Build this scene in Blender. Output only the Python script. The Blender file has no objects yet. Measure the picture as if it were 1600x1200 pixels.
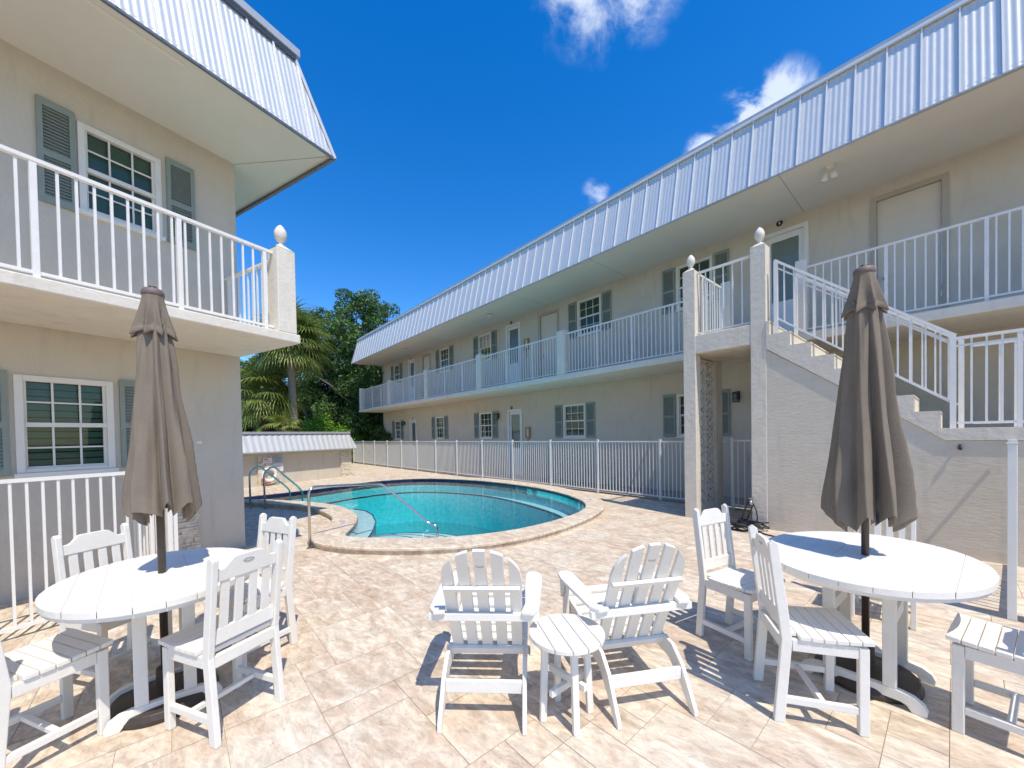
import bpy, bmesh, math, random
from math import sin, cos, pi, radians as R
from mathutils import Vector, Matrix, noise
random.seed(7)
S = bpy.context.scene
C = S.collection

# ------------------------------------------------------------------ camera
cd = bpy.data.cameras.new('camera')
cam = bpy.data.objects.new('camera', cd); C.objects.link(cam)
cd.sensor_width = 36.0; cd.lens = 600.985/1600*36.0
cd.shift_y = 89.5/1600; cd.clip_start = 0.05; cd.clip_end = 2000
cam.matrix_world = (Matrix.Translation((0, 0, 1.5)) @ Matrix.Rotation(R(90-0.924), 4, 'X')
                    @ Matrix.Rotation(R(-1.075), 4, 'Z'))
S.camera = cam

# ------------------------------------------------------------------ world + sun
SUN_EL, SUN_AZ = 62.0, 149.5          # azimuth clockwise from +Y
w = bpy.data.worlds.new('World'); S.world = w; w.use_nodes = True
nt = w.node_tree; nt.nodes.clear()
N = nt.nodes.new; Lk = nt.links.new
out = N('ShaderNodeOutputWorld'); bg = N('ShaderNodeBackground'); sky = N('ShaderNodeTexSky')
sky.sky_type = 'NISHITA'; sky.sun_disc = False
sky.sun_elevation = R(SUN_EL); sky.sun_rotation = R(SUN_AZ)
sky.air_density = 1.0; sky.dust_density = 0.25; sky.ozone_density = 2.5
hsv = N('ShaderNodeHueSaturation'); hsv.inputs['Saturation'].default_value = 1.43; hsv.inputs['Value'].default_value = 1.42; hsv.inputs['Hue'].default_value = .508
Lk(sky.outputs[0], hsv.inputs['Color'])
tc = N('ShaderNodeTexCoord')
nz = N('ShaderNodeTexNoise'); nz.inputs['Scale'].default_value = 9.0; nz.inputs['Detail'].default_value = 9; nz.inputs['Roughness'].default_value = 0.62
nz.inputs['Distortion'].default_value = 0.35
Lk(tc.outputs['Generated'], nz.inputs['Vector'])
acc = None
# cloud banks: direction, radius, strength
for d, rad, k in (((0.150, 0.640, 0.752), 0.135, 1.0), ((0.225, 0.640, 0.735), 0.10, 0.9), ((0.462, 0.700, 0.545), 0.105, 2.3),
                  ((0.395, 0.745, 0.535), 0.062, 2.0), ((0.53, 0.655, 0.54), 0.07, .95), ((0.189, 0.836, 0.515), 0.040, 0.9)):
    v = Vector(d).normalized()
    sb = N('ShaderNodeVectorMath'); sb.operation = 'DISTANCE'; sb.inputs[1].default_value = v
    Lk(tc.outputs['Generated'], sb.inputs[0])
    mr = N('ShaderNodeMapRange'); mr.inputs['From Min'].default_value = 0; mr.inputs['From Max'].default_value = rad
    mr.inputs['To Min'].default_value = k; mr.inputs['To Max'].default_value = 0
    Lk(sb.outputs['Value'], mr.inputs['Value'])
    if acc is None: acc = mr.outputs[0]
    else:
        mx = N('ShaderNodeMath'); mx.operation = 'MAXIMUM'; Lk(acc, mx.inputs[0]); Lk(mr.outputs[0], mx.inputs[1]); acc = mx.outputs[0]
ml = N('ShaderNodeMath'); ml.operation = 'MULTIPLY_ADD'; ml.inputs[1].default_value = 2.4; ml.inputs[2].default_value = -0.95
Lk(nz.outputs['Fac'], ml.inputs[0])
m2 = N('ShaderNodeMath'); m2.operation = 'MULTIPLY'; m2.use_clamp = True; Lk(acc, m2.inputs[0]); Lk(ml.outputs[0], m2.inputs[1])
m3 = N('ShaderNodeMapRange'); m3.interpolation_type = 'SMOOTHSTEP'; m3.inputs['From Min'].default_value = 0.03; m3.inputs['From Max'].default_value = 0.42
m3.inputs['To Max'].default_value = 0.85
Lk(m2.outputs[0], m3.inputs['Value'])
mixc = N('ShaderNodeMixRGB'); mixc.inputs['Color2'].default_value = (5.6, 6.2, 7.2, 1)
Lk(m3.outputs[0], mixc.inputs['Fac']); Lk(hsv.outputs[0], mixc.inputs['Color1'])
Lk(mixc.outputs[0], bg.inputs['Color']); bg.inputs['Strength'].default_value = 0.15
Lk(bg.outputs[0], out.inputs[0])

sd = bpy.data.lights.new('sun', 'SUN'); sd.energy = 4.3; sd.angle = R(0.53); sd.color = (1.0, 0.925, 0.80)
sun = bpy.data.objects.new('sun', sd); C.objects.link(sun)
az = R(SUN_AZ); el = R(SUN_EL)
sun.rotation_euler = Vector((sin(az)*cos(el), cos(az)*cos(el), sin(el))).to_track_quat('Z', 'Y').to_euler()
sun.location = (0, 0, 30)

S.view_settings.view_transform = 'Standard'; S.view_settings.look = 'None'
S.view_settings.exposure = 0.10; S.view_settings.gamma = 1.0
S.cycles.max_bounces = 10; S.cycles.diffuse_bounces = 5; S.cycles.transparent_max_bounces = 16
S.cycles.caustics_reflective = False; S.cycles.caustics_refractive = False
S.cycles.use_denoising = True

# ------------------------------------------------------------------ materials
def mat(name, col=(.8, .8, .8), rough=.6, metal=0, var=None, vs=4, bump=0, bs=60, bd=3, spec=.5, dirt=None, coat=0, stretch=None, coords='Object', streak=0):
    m = bpy.data.materials.new(name); m.use_nodes = True
    t = m.node_tree; b = t.nodes['Principled BSDF']
    b.inputs['Roughness'].default_value = rough; b.inputs['Metallic'].default_value = metal
    b.inputs['Base Color'].default_value = (*col, 1); b.inputs['Specular IOR Level'].default_value = spec
    b.inputs['Coat Weight'].default_value = coat
    co = t.nodes.new('ShaderNodeTexCoord'); vec = co.outputs[coords]
    if stretch:
        mp = t.nodes.new('ShaderNodeMapping'); mp.inputs['Scale'].default_value = stretch
        t.links.new(vec, mp.inputs[0]); vec = mp.outputs[0]
    if var:
        n = t.nodes.new('ShaderNodeTexNoise'); n.inputs['Scale'].default_value = vs; n.inputs['Detail'].default_value = 7; n.inputs['Roughness'].default_value = .65
        t.links.new(vec, n.inputs['Vector'])
        r = t.nodes.new('ShaderNodeValToRGB'); r.color_ramp.elements[0].position = .3; r.color_ramp.elements[1].position = .7
        r.color_ramp.elements[0].color = (*var, 1); r.color_ramp.elements[1].color = (*col, 1)
        t.links.new(n.outputs['Fac'], r.inputs[0]); last = r.outputs[0]
        if dirt:
            n2 = t.nodes.new('ShaderNodeTexNoise'); n2.inputs['Scale'].default_value = dirt[1]; n2.inputs['Detail'].default_value = 10; n2.inputs['Roughness'].default_value = .75
            t.links.new(vec, n2.inputs['Vector'])
            r2 = t.nodes.new('ShaderNodeValToRGB'); r2.color_ramp.elements[0].position = dirt[2]; r2.color_ramp.elements[1].position = dirt[2]+.12
            t.links.new(n2.outputs['Fac'], r2.inputs[0])
            mx = t.nodes.new('ShaderNodeMixRGB'); mx.inputs['Color2'].default_value = (*dirt[0], 1)
            mm = t.nodes.new('ShaderNodeMath'); mm.operation = 'MULTIPLY'; mm.inputs[1].default_value = dirt[3]
            t.links.new(r2.outputs[0], mm.inputs[0]); t.links.new(mm.outputs[0], mx.inputs['Fac']); t.links.new(last, mx.inputs['Color1']); last = mx.outputs[0]
        if streak:
            mp2 = t.nodes.new('ShaderNodeMapping'); mp2.inputs['Scale'].default_value = (5, 5, .9); t.links.new(co.outputs[coords], mp2.inputs[0])
            n4 = t.nodes.new('ShaderNodeTexNoise'); n4.inputs['Scale'].default_value = 1.4; n4.inputs['Detail'].default_value = 8; n4.inputs['Roughness'].default_value = .6; t.links.new(mp2.outputs[0], n4.inputs['Vector'])
            r4 = t.nodes.new('ShaderNodeMapRange'); r4.inputs['From Min'].default_value = .54; r4.inputs['From Max'].default_value = .72; r4.inputs['To Max'].default_value = streak*.7; t.links.new(n4.outputs['Fac'], r4.inputs[0])
            m5 = t.nodes.new('ShaderNodeMixRGB'); m5.inputs['Color2'].default_value = (.30, .27, .22, 1); t.links.new(r4.outputs[0], m5.inputs['Fac']); t.links.new(last, m5.inputs['Color1']); last = m5.outputs[0]
        t.links.new(last, b.inputs['Base Color'])
    if bump:
        n = t.nodes.new('ShaderNodeTexNoise'); n.inputs['Scale'].default_value = bs; n.inputs['Detail'].default_value = bd; n.inputs['Roughness'].default_value = .6
        t.links.new(vec, n.inputs['Vector'])
        bp = t.nodes.new('ShaderNodeBump'); bp.inputs['Strength'].default_value = bump; bp.inputs['Distance'].default_value = .02
        t.links.new(n.outputs['Fac'], bp.inputs['Height']); t.links.new(bp.outputs[0], b.inputs['Normal'])
    return m

STUCCO = mat('stucco', (.625, .575, .485), .9, var=(.575, .525, .44), vs=1.6, bump=.35, bs=28, bd=6, spec=.2, dirt=((.44, .38, .30), 1.4, .58, .35), streak=.30)
STUCCO2 = mat('rough_stucco', (.68, .61, .495), .92, var=(.61, .545, .435), vs=2.2, bump=.25, bs=12, bd=9, spec=.2, stretch=(1, 1, 3), dirt=((.45, .38, .29), 2.2, .63, .4), streak=.30)
PILL = mat('pillar_stucco', (.74, .675, .56), .9, var=(.65, .59, .485), vs=4, bump=.5, bs=14, bd=8, spec=.2, dirt=((.42, .37, .30), 3, .60, .45), streak=.35)
PAINTC = mat('painted_concrete', (.77, .72, .62), .75, var=(.70, .65, .555), vs=3, bump=.35, bs=16, bd=6, spec=.3, dirt=((.5, .46, .38), 2.5, .62, .45), streak=.28)
SOFFIT = mat('soffit_paint', (.70, .66, .57), .85, var=(.655, .615, .53), vs=1.2, bump=.1, bs=40, dirt=((.5, .44, .33), 1.5, .66, .25))
WHITE = mat('white_powder_coat', (.84, .82, .76), .4, var=(.78, .76, .70), vs=9)
RAILW = mat('white_rail_paint', (.84, .82, .77), .4, var=(.75, .73, .68), vs=12, bump=.05, bs=80)
POLY = mat('white_plastic_lumber', (.83, .80, .73), .5, var=(.765, .735, .665), vs=5, bump=.12, bs=35, bd=5, stretch=(1, 1, 1), dirt=((.50, .46, .38), 11, .63, .45))
VINYL = mat('white_window_vinyl', (.80, .78, .72), .45, var=(.74, .72, .67), vs=6)
SHUT = mat('sage_shutter_paint', (.275, .32, .285), .6, var=(.235, .28, .25), vs=4, bump=.08, bs=40)
DOORB = mat('beige_door_paint', (.66, .60, .50), .5, var=(.62, .56, .465), vs=3)
TRIM = mat('taupe_trim_paint', (.47, .41, .34), .6, var=(.42, .37, .30), vs=6)
DOORW = mat('white_door_paint', (.78, .78, .76), .4, var=(.72, .72, .70), vs=4)
DARK = mat('dark_bronze', (.035, .03, .027), .5, var=(.02, .018, .016), vs=10)
BLACKR = mat('black_rubber', (.018, .018, .02), .45, var=(.03, .028, .03), vs=20)
STEEL = mat('stainless_steel', (.62, .60, .57), .22, metal=1, var=(.52, .50, .47), vs=20)
GALV = mat('galvanised_panel', (.70, .71, .69), .42, metal=.35, var=(.64, .65, .635), vs=11, bump=.05, bs=20, stretch=(1, 1, .35))
GALVT = mat('galvanised_trim', (.50, .52, .54), .5, metal=.3, var=(.42, .44, .46), vs=8)
SEAM = mat('bright_seam_metal', (.86, .86, .84), .4, metal=.2, var=(.78, .80, .82), vs=8)
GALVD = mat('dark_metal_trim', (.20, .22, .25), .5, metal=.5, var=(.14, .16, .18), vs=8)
FABRIC = mat('taupe_canvas', (.245, .205, .16), .95, var=(.205, .17, .132), vs=6, bump=.25, bs=160, bd=2, spec=.1, dirt=((.29, .25, .20), 9, .6, .3))
POLE = mat('bronze_pole', (.075, .058, .045), .42, metal=.3, var=(.06, .045, .035), vs=8)
BASEP = mat('brown_plastic_base', (.055, .038, .028), .5, var=(.04, .028, .02), vs=10, bump=.1, bs=30)
BLIND = mat('window_blind', (.78, .80, .76), .6, var=(.70, .72, .68), vs=7)
BLINDD = mat('plantation_louver', (.20, .33, .23), .5, var=(.15, .26, .18), vs=7)
ROOM = mat('dark_interior', (.02, .022, .022), .9)
NAVY = mat('navy_waterline_tile', (.018, .022, .09), .15, var=(.012, .016, .05), vs=30)
LEDGE = mat('pale_plaster', (.56, .70, .76), .6, var=(.47, .62, .69), vs=6, bump=.2, bs=30)
PLASTER = mat('turquoise_plaster_caustics', (.26, .97, 1.0), .6, var=(.05, .66, .80), vs=11, bump=.2, bs=10)  # turquoise plaster; light and dark mottling paints caustic speckle into its colour
STONE = mat('stacked_stone_face', (.82, .76, .64), .9, var=(.48, .40, .30), vs=11, bump=.8, bs=14, bd=6)
ROOFM = mat('flat_roof_membrane', (.5, .5, .48), .9, var=(.42, .42, .41), vs=2)
BOXM = mat('brass_box_paint', (.45, .30, .14), .5, var=(.35, .24, .11), vs=10)
RED = mat('red_rope', (.55, .08, .04), .6)
ORANGE = mat('ring_buoy_white', (.84, .83, .80), .45, var=(.78, .77, .73), vs=6)
GREY = mat('grey_print', (.42, .45, .5), .6)
BLUEP = mat('blue_print', (.08, .14, .42), .5)
TILEW = mat('white_marker_tile', (.78, .78, .8), .3)

def leaf_mat(name, c1, c2, c3):
    m = bpy.data.materials.new(name); m.use_nodes = True
    t = m.node_tree; b = t.nodes['Principled BSDF']
    co = t.nodes.new('ShaderNodeTexCoord'); n = t.nodes.new('ShaderNodeTexNoise'); n.inputs['Scale'].default_value = 1.1; n.inputs['Detail'].default_value = 5
    t.links.new(co.outputs['Object'], n.inputs['Vector'])
    g = t.nodes.new('ShaderNodeNewGeometry')
    a = t.nodes.new('ShaderNodeMath'); a.operation = 'MULTIPLY_ADD'; a.inputs[1].default_value = .45
    t.links.new(g.outputs['Random Per Island'], a.inputs[0]); t.links.new(n.outputs['Fac'], a.inputs[2])
    r = t.nodes.new('ShaderNodeValToRGB'); r.color_ramp.elements[0].position = .35; r.color_ramp.elements[1].position = 1.0
    r.color_ramp.elements[0].color = (*c1, 1); r.color_ramp.elements[1].color = (*c3, 1)
    e = r.color_ramp.elements.new(.68); e.color = (*c2, 1)
    t.links.new(a.outputs[0], r.inputs[0]); t.links.new(r.outputs[0], b.inputs['Base Color'])
    b.inputs['Roughness'].default_value = .5
    tr = t.nodes.new('ShaderNodeBsdfTranslucent'); t.links.new(r.outputs[0], tr.inputs['Color'])
    mx = t.nodes.new('ShaderNodeMixShader'); mx.inputs[0].default_value = .25
    t.links.new(b.outputs[0], mx.inputs[1]); t.links.new(tr.outputs[0], mx.inputs[2])
    t.links.new(mx.outputs[0], t.nodes['Material Output'].inputs[0])
    return m
OAKL = leaf_mat('oak_leaf', (.028, .065, .014), (.06, .135, .027), (.14, .25, .05))
HEDL = leaf_mat('hedge_leaf', (.07, .18, .012), (.15, .34, .02), (.28, .50, .05))
PALML = leaf_mat('palm_leaf', (.07, .125, .02), (.18, .25, .045), (.40, .45, .13))
PALMDEAD = mat('dead_palm_fiber', (.22, .10, .045), .9, var=(.12, .05, .025), vs=5)
BARK = mat('grey_bark', (.22, .19, .15), .95, var=(.11, .095, .075), vs=8, bump=.8, bs=12, stretch=(1, 1, .3))
BARKD = mat('dark_palm_bark', (.07, .06, .05), .95, var=(.03, .027, .022), vs=14, bump=1, bs=14)
BARKP = mat('tan_palm_bark', (.44, .37, .28), .95, var=(.28, .23, .17), vs=14, bump=.8, bs=12, stretch=(1, 1, 3))

def glass_mat(name, tint, refl):
    m = bpy.data.materials.new(name); m.use_nodes = True; t = m.node_tree; t.nodes.clear()
    o = t.nodes.new('ShaderNodeOutputMaterial'); tr = t.nodes.new('ShaderNodeBsdfTransparent'); gl = t.nodes.new('ShaderNodeBsdfGlossy')
    tr.inputs[0].default_value = (*tint, 1); gl.inputs['Roughness'].default_value = .02
    f = t.nodes.new('ShaderNodeFresnel'); f.inputs[0].default_value = refl
    co = t.nodes.new('ShaderNodeTexCoord'); nn = t.nodes.new('ShaderNodeTexNoise'); nn.inputs['Scale'].default_value = 1.3
    bp = t.nodes.new('ShaderNodeBump'); bp.inputs['Strength'].default_value = .06; bp.inputs['Distance'].default_value = .05
    t.links.new(co.outputs['Object'], nn.inputs['Vector']); t.links.new(nn.outputs['Fac'], bp.inputs['Height']); t.links.new(bp.outputs[0], gl.inputs['Normal'])
    mx = t.nodes.new('ShaderNodeMixShader'); t.links.new(f.outputs[0], mx.inputs[0]); t.links.new(tr.outputs[0], mx.inputs[1]); t.links.new(gl.outputs[0], mx.inputs[2])
    t.links.new(mx.outputs[0], o.inputs[0]); return m
GLASS = glass_mat('window_glass', (.68, .76, .74), 1.5)

def water_mat():
    m = bpy.data.materials.new('pool_water'); m.use_nodes = True; t = m.node_tree; t.nodes.clear(); n = t.nodes.new; l = t.links.new
    o = n('ShaderNodeOutputMaterial'); tr = n('ShaderNodeBsdfTransparent'); gl = n('ShaderNodeBsdfGlossy'); gl.inputs['Roughness'].default_value = .03
    tr.inputs[0].default_value = (.97, 1, 1, 1)
    f = n('ShaderNodeFresnel'); f.inputs[0].default_value = 1.24
    co = n('ShaderNodeTexCoord'); a = n('ShaderNodeTexNoise'); a.inputs['Scale'].default_value = 3.2; a.inputs['Detail'].default_value = 4; a.inputs['Distortion'].default_value = .6
    bp = n('ShaderNodeBump'); bp.inputs['Strength'].default_value = .22; bp.inputs['Distance'].default_value = .04
    l(co.outputs['Object'], a.inputs['Vector']); l(a.outputs['Fac'], bp.inputs['Height']); l(bp.outputs[0], gl.inputs['Normal']); l(bp.outputs[0], f.inputs['Normal'])
    mx = n('ShaderNodeMixShader'); l(f.outputs[0], mx.inputs[0]); l(tr.outputs[0], mx.inputs[1]); l(gl.outputs[0], mx.inputs[2]); l(mx.outputs[0], o.inputs['Surface'])
    va = n('ShaderNodeVolumeAbsorption'); va.inputs['Color'].default_value = (.0, .93, .975, 1); va.inputs['Density'].default_value = .28
    l(va.outputs[0], o.inputs['Volume'])
    return m
WATER = water_mat()

def travertine(name, attr=True, lift=0.0):
    m = bpy.data.materials.new(name); m.use_nodes = True; t = m.node_tree; n = t.nodes.new; l = t.links.new
    b = t.nodes['Principled BSDF']; b.inputs['Roughness'].default_value = .75; b.inputs['Specular IOR Level'].default_value = .3
    co = n('ShaderNodeTexCoord'); rm = n('ShaderNodeMapping'); rm.inputs['Rotation'].default_value = (0, 0, R(41)); l(co.outputs['Object'], rm.inputs[0]); vec = rm.outputs[0]
    if attr:
        at = n('ShaderNodeAttribute'); at.attribute_name = 'tile'
        sc = n('ShaderNodeVectorMath'); sc.operation = 'MULTIPLY_ADD'; sc.inputs[1].default_value = (40, 40, 40)
        l(at.outputs['Color'], sc.inputs[0]); l(vec, sc.inputs[2]); vec = sc.outputs[0]
    mp = n('ShaderNodeMapping'); mp.inputs['Scale'].default_value = (1.0, 2.1, 1); l(vec, mp.inputs[0])
    n1 = n('ShaderNodeTexNoise'); n1.inputs['Scale'].default_value = 3.0; n1.inputs['Detail'].default_value = 10; n1.inputs['Roughness'].default_value = .62; n1.inputs['Distortion'].default_value = 1.4
    l(mp.outputs[0], n1.inputs['Vector'])
    r = n('ShaderNodeValToRGB'); cr = r.color_ramp
    cr.elements[0].position = .22; cr.elements[0].color = (.48, .37, .265, 1)
    cr.elements[1].position = .80; cr.elements[1].color = (.80, .745, .61, 1)
    e = cr.elements.new(.42); e.color = (.60, .485, .365, 1)
    e = cr.elements.new(.52); e.color = (.68, .58, .45, 1)
    e = cr.elements.new(.64); e.color = (.74, .665, .53, 1)
    fac = n1.outputs['Fac']
    if attr:
        sp = n('ShaderNodeSeparateColor'); l(at.outputs['Color'], sp.inputs[0])
        ad = n('ShaderNodeMath'); ad.operation = 'MULTIPLY_ADD'; ad.inputs[1].default_value = .10; l(sp.outputs[0], ad.inputs[0])
        sb = n('ShaderNodeMath'); sb.operation = 'SUBTRACT'; sb.inputs[1].default_value = .055; l(fac, sb.inputs[0]); l(sb.outputs[0], ad.inputs[2]); fac = ad.outputs[0]
    l(fac, r.inputs[0])
    # pinkish tint per tile / patch
    n2 = n('ShaderNodeTexNoise'); n2.inputs['Scale'].default_value = 1.1; n2.inputs['Detail'].default_value = 3; l(vec, n2.inputs['Vector'])
    mr = n('ShaderNodeMapRange'); mr.inputs['From Min'].default_value = .42; mr.inputs['From Max'].default_value = .7; mr.inputs['To Max'].default_value = .55
    l(n2.outputs['Fac'], mr.inputs[0])
    mx = n('ShaderNodeMixRGB'); mx.blend_type = 'MULTIPLY'; mx.inputs['Color2'].default_value = (1.0, .89, .83, 1); l(mr.outputs[0], mx.inputs[0]); l(r.outputs[0], mx.inputs[1])
    # pits
    n3 = n('ShaderNodeTexNoise'); n3.inputs['Scale'].default_value = 26; n3.inputs['Detail'].default_value = 6; n3.inputs['Roughness'].default_value = .7; l(mp.outputs[0], n3.inputs['Vector'])
    m3 = n('ShaderNodeMapRange'); m3.inputs['From Min'].default_value = .61; m3.inputs['From Max'].default_value = .70; m3.inputs['To Max'].default_value = .85; l(n3.outputs['Fac'], m3.inputs[0])
    m4 = n('ShaderNodeMixRGB'); m4.inputs['Color2'].default_value = (.36, .24, .15, 1); l(m3.outputs[0], m4.inputs[0]); l(mx.outputs[0], m4.inputs[1])
    n5 = n('ShaderNodeTexNoise'); n5.inputs['Scale'].default_value = 9; n5.inputs['Detail'].default_value = 9; n5.inputs['Roughness'].default_value = .75; n5.inputs['Distortion'].default_value = .8; l(mp.outputs[0], n5.inputs['Vector'])
    m6 = n('ShaderNodeMapRange'); m6.inputs['From Min'].default_value = .35; m6.inputs['From Max'].default_value = .65; m6.inputs['To Min'].default_value = .70; m6.inputs['To Max'].default_value = 1.16; l(n5.outputs['Fac'], m6.inputs[0])
    m7 = n('ShaderNodeVectorMath'); m7.operation = 'SCALE'; l(m4.outputs[0], m7.inputs[0]); l(m6.outputs[0], m7.inputs['Scale'])
    l(m7.outputs[0], b.inputs['Base Color'])
    bp = n('ShaderNodeBump'); bp.inputs['Strength'].default_value = .25; bp.inputs['Distance'].default_value = .008; l(n3.outputs['Fac'], bp.inputs['Height']); bp.invert = True
    l(bp.outputs[0], b.inputs['Normal'])
    return m
TRAV = travertine('travertine_tile'); TRAVC = travertine('travertine_coping', False)
GROUT = mat('grout_bed', (.40, .31, .22), .95, var=(.42, .31, .22), vs=5)
CONC = mat('grey_walk_concrete', (.40, .37, .33), .9, var=(.33, .30, .27), vs=3, bump=.3, bs=30)
GRASS = mat('lawn', (.10, .16, .04), .95, var=(.06, .10, .03), vs=3, bump=.6, bs=30)

# ------------------------------------------------------------------ mesh helpers
class MB:
    def __init__(s): s.v = []; s.f = []
    def add(s, vs, fs, M=None):
        o = len(s.v); s.v += [(M @ Vector(v)) if M else Vector(v) for v in vs]; s.f += [[i+o for i in f] for f in fs]; return s
    def box(s, x0, x1, y0, y1, z0, z1, M=None):
        x0, x1 = min(x0, x1), max(x0, x1); y0, y1 = min(y0, y1), max(y0, y1); z0, z1 = min(z0, z1), max(z0, z1)
        return s.add([(x0, y0, z0), (x1, y0, z0), (x1, y1, z0), (x0, y1, z0), (x0, y0, z1), (x1, y0, z1), (x1, y1, z1), (x0, y1, z1)],
                     [(0, 3, 2, 1), (4, 5, 6, 7), (0, 1, 5, 4), (1, 2, 6, 5), (2, 3, 7, 6), (3, 0, 4, 7)], M)
    def beam(s, p, q, w_, h, side=None):
        """box along p->q, width w_ along `side`, height h across"""
        p = Vector(p); q = Vector(q); d = (q-p).normalized()
        sd_ = Vector(side) if side else (Vector((0, 0, 1)).cross(d) if abs(d.z) < .95 else Vector((1, 0, 0)))
        sd_ = (sd_ - d*sd_.dot(d)).normalized(); u = d.cross(sd_)
        vs = []
        for P in (p, q):
            for a, b in ((-1, -1), (1, -1), (1, 1), (-1, 1)): vs.append(P + sd_*a*w_/2 + u*b*h/2)
        return s.add(vs, [(3, 2, 1, 0), (4, 5, 6, 7), (0, 1, 5, 4), (1, 2, 6, 5), (2, 3, 7, 6), (3, 0, 4, 7)])
    def prism(s, poly, f0, f1):
        """poly: list of 2d; f0,f1 map (u,v)->3d for the two caps"""
        n = len(poly); vs = [f0(*p) for p in poly] + [f1(*p) for p in poly]
        return s.add(vs, [list(range(n))[::-1], list(range(n, 2*n))] + [(i, (i+1) % n, n+(i+1) % n, n+i) for i in range(n)])
    def ribbon(s, rows, closed=False):
        n = len(rows[0]); vs = [p for r in rows for p in r]; fs = []
        for i in range(len(rows)-1):
            for j in range(n if closed else n-1):
                k = (j+1) % n; fs.append((i*n+j, i*n+k, (i+1)*n+k, (i+1)*n+j))
        return s.add(vs, fs)
    def tube(s, pts, r, n=10, caps=True):
        pts = [Vector(p) for p in pts]; rows = []; rr = r if isinstance(r, (list, tuple)) else [r]*len(pts)
        u = None
        for i, p in enumerate(pts):
            d = (pts[min(i+1, len(pts)-1)] - pts[max(i-1, 0)]).normalized()
            if u is None: u = d.orthogonal().normalized()
            u = (u - d*u.dot(d)).normalized(); v = d.cross(u)
            rows.append([p + (u*cos(2*pi*k/n) + v*sin(2*pi*k/n))*rr[i] for k in range(n)])
        o = len(s.v); s.ribbon(rows, True)
        if caps: s.f.append([o+k for k in range(n)][::-1]); s.f.append([o+(len(pts)-1)*n+k for k in range(n)])
        return s
    def lathe(s, prof, cx=0, cy=0, n=24):
        rows = [[(cx+r*cos(2*pi*k/n), cy+r*sin(2*pi*k/n), z) for k in range(n)] for r, z in prof]
        o = len(s.v); s.ribbon(rows, True); s.f.append([o+k for k in range(n)][::-1]); s.f.append([o+(len(prof)-1)*n+k for k in range(n)]); return s
    def build(s, name, m, parent=None, smooth=False, bevel=0, recalc=True):
        me = bpy.data.meshes.new(name); me.from_pydata([tuple(v) for v in s.v], [], s.f)
        if recalc:
            bm = bmesh.new(); bm.from_mesh(me); bmesh.ops.recalc_face_normals(bm, faces=bm.faces); bm.to_mesh(me); bm.free()
        for x in (m if isinstance(m, (list, tuple)) else [m]): me.materials.append(x)
        if smooth:
            for p in me.polygons: p.use_smooth = True
        o = bpy.data.objects.new(name, me); C.objects.link(o)
        if parent: o.parent = parent
        if bevel:
            b = o.modifiers.new('bevel', 'BEVEL'); b.width = bevel; b.segments = 2; b.limit_method = 'ANGLE'; b.angle_limit = R(50)
        return o
def autosmooth(o, ang=35):
    me = o.data
    for p in me.polygons: p.use_smooth = True
    bm = bmesh.new(); bm.from_mesh(me)
    for e in bm.edges:
        if len(e.link_faces) == 2 and e.calc_face_angle(0) > R(ang): e.smooth = False
    bm.to_mesh(me); bm.free(); return o
def empty(name, loc=(0, 0, 0), rz=0, label=None, cat=None, group=None, kind=None):
    o = bpy.data.objects.new(name, None); C.objects.link(o); o.location = loc; o.rotation_euler = (0, 0, rz); o.empty_display_size = .2
    return tag(o, label, cat, group, kind)
def tag(o, label=None, cat=None, group=None, kind=None):
    if label: o['label'] = label
    if cat: o['category'] = cat
    if group: o['group'] = group
    if kind: o['kind'] = kind
    return o
def copy_tree(o, parent=None):
    c = o.copy(); C.objects.link(c)
    if parent: c.parent = parent
    for ch in [x for x in S.objects if x.parent == o]: copy_tree(ch, c)
    return c
def place(root, x, y, facing, label, group, first):
    """facing = world direction the thing's local +Y points to"""
    o = root if first else copy_tree(root)
    o.location = (x, y, 0.004); o.rotation_euler = (0, 0, math.atan2(-facing[0], facing[1])); o['label'] = label; o['group'] = group
    return o

# ------------------------------------------------------------------ site frames
RX, RY, RAZ = 3.165, 6.580, 41.067
RROT = R(RAZ-90)
LX, LY, LAZ = -3.784, 5.399, 29.482
LROT = R(90-LAZ)
def Rw(a, n, z=0):     # right-building frame -> world
    t = R(RAZ); return Vector((RX - a*sin(t) + n*cos(t), RY + a*cos(t) + n*sin(t), z))
def Lw(b, m, z=0):
    t = R(LAZ); return Vector((LX + b*sin(t) - m*cos(t), LY + b*cos(t) + m*sin(t), z))

# ------------------------------------------------------------------ pool outline
def chaikin(p, k=2):
    for _ in range(k):
        q = []
        for i in range(len(p)):
            a, b = Vector(p[i]), Vector(p[(i+1) % len(p)]); q += [a*.75+b*.25, a*.25+b*.75]
        p = q
    return p
inner0 = [(-6.75, 9.15), (-6.3, 9.10), (-5.71, 8.97), (-5.30, 8.82), (-4.67, 8.62), (-4.00, 8.27), (-3.47, 7.85), (-3.02, 7.26), (-2.78, 6.86), (-2.60, 6.34), (-2.52, 5.90), (-2.47, 5.62), (-2.40, 5.48),
          (-2.18, 5.40), (-2.01, 5.37), (-1.52, 5.30), (-0.85, 5.32), (-0.19, 5.54), (0.36, 5.93), (0.92, 6.50), (1.27, 7.02), (1.42, 7.45), (1.47, 8.05), (1.15, 9.27), (0.33, 10.69),
          (-1.15, 12.23), (-2.92, 13.1), (-4.13, 12.8), (-4.93, 11.92), (-5.38, 11.05), (-5.95, 10.3), (-6.5, 9.75), (-6.85, 9.4)]
inner = chaikin(inner0, 2)
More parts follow.
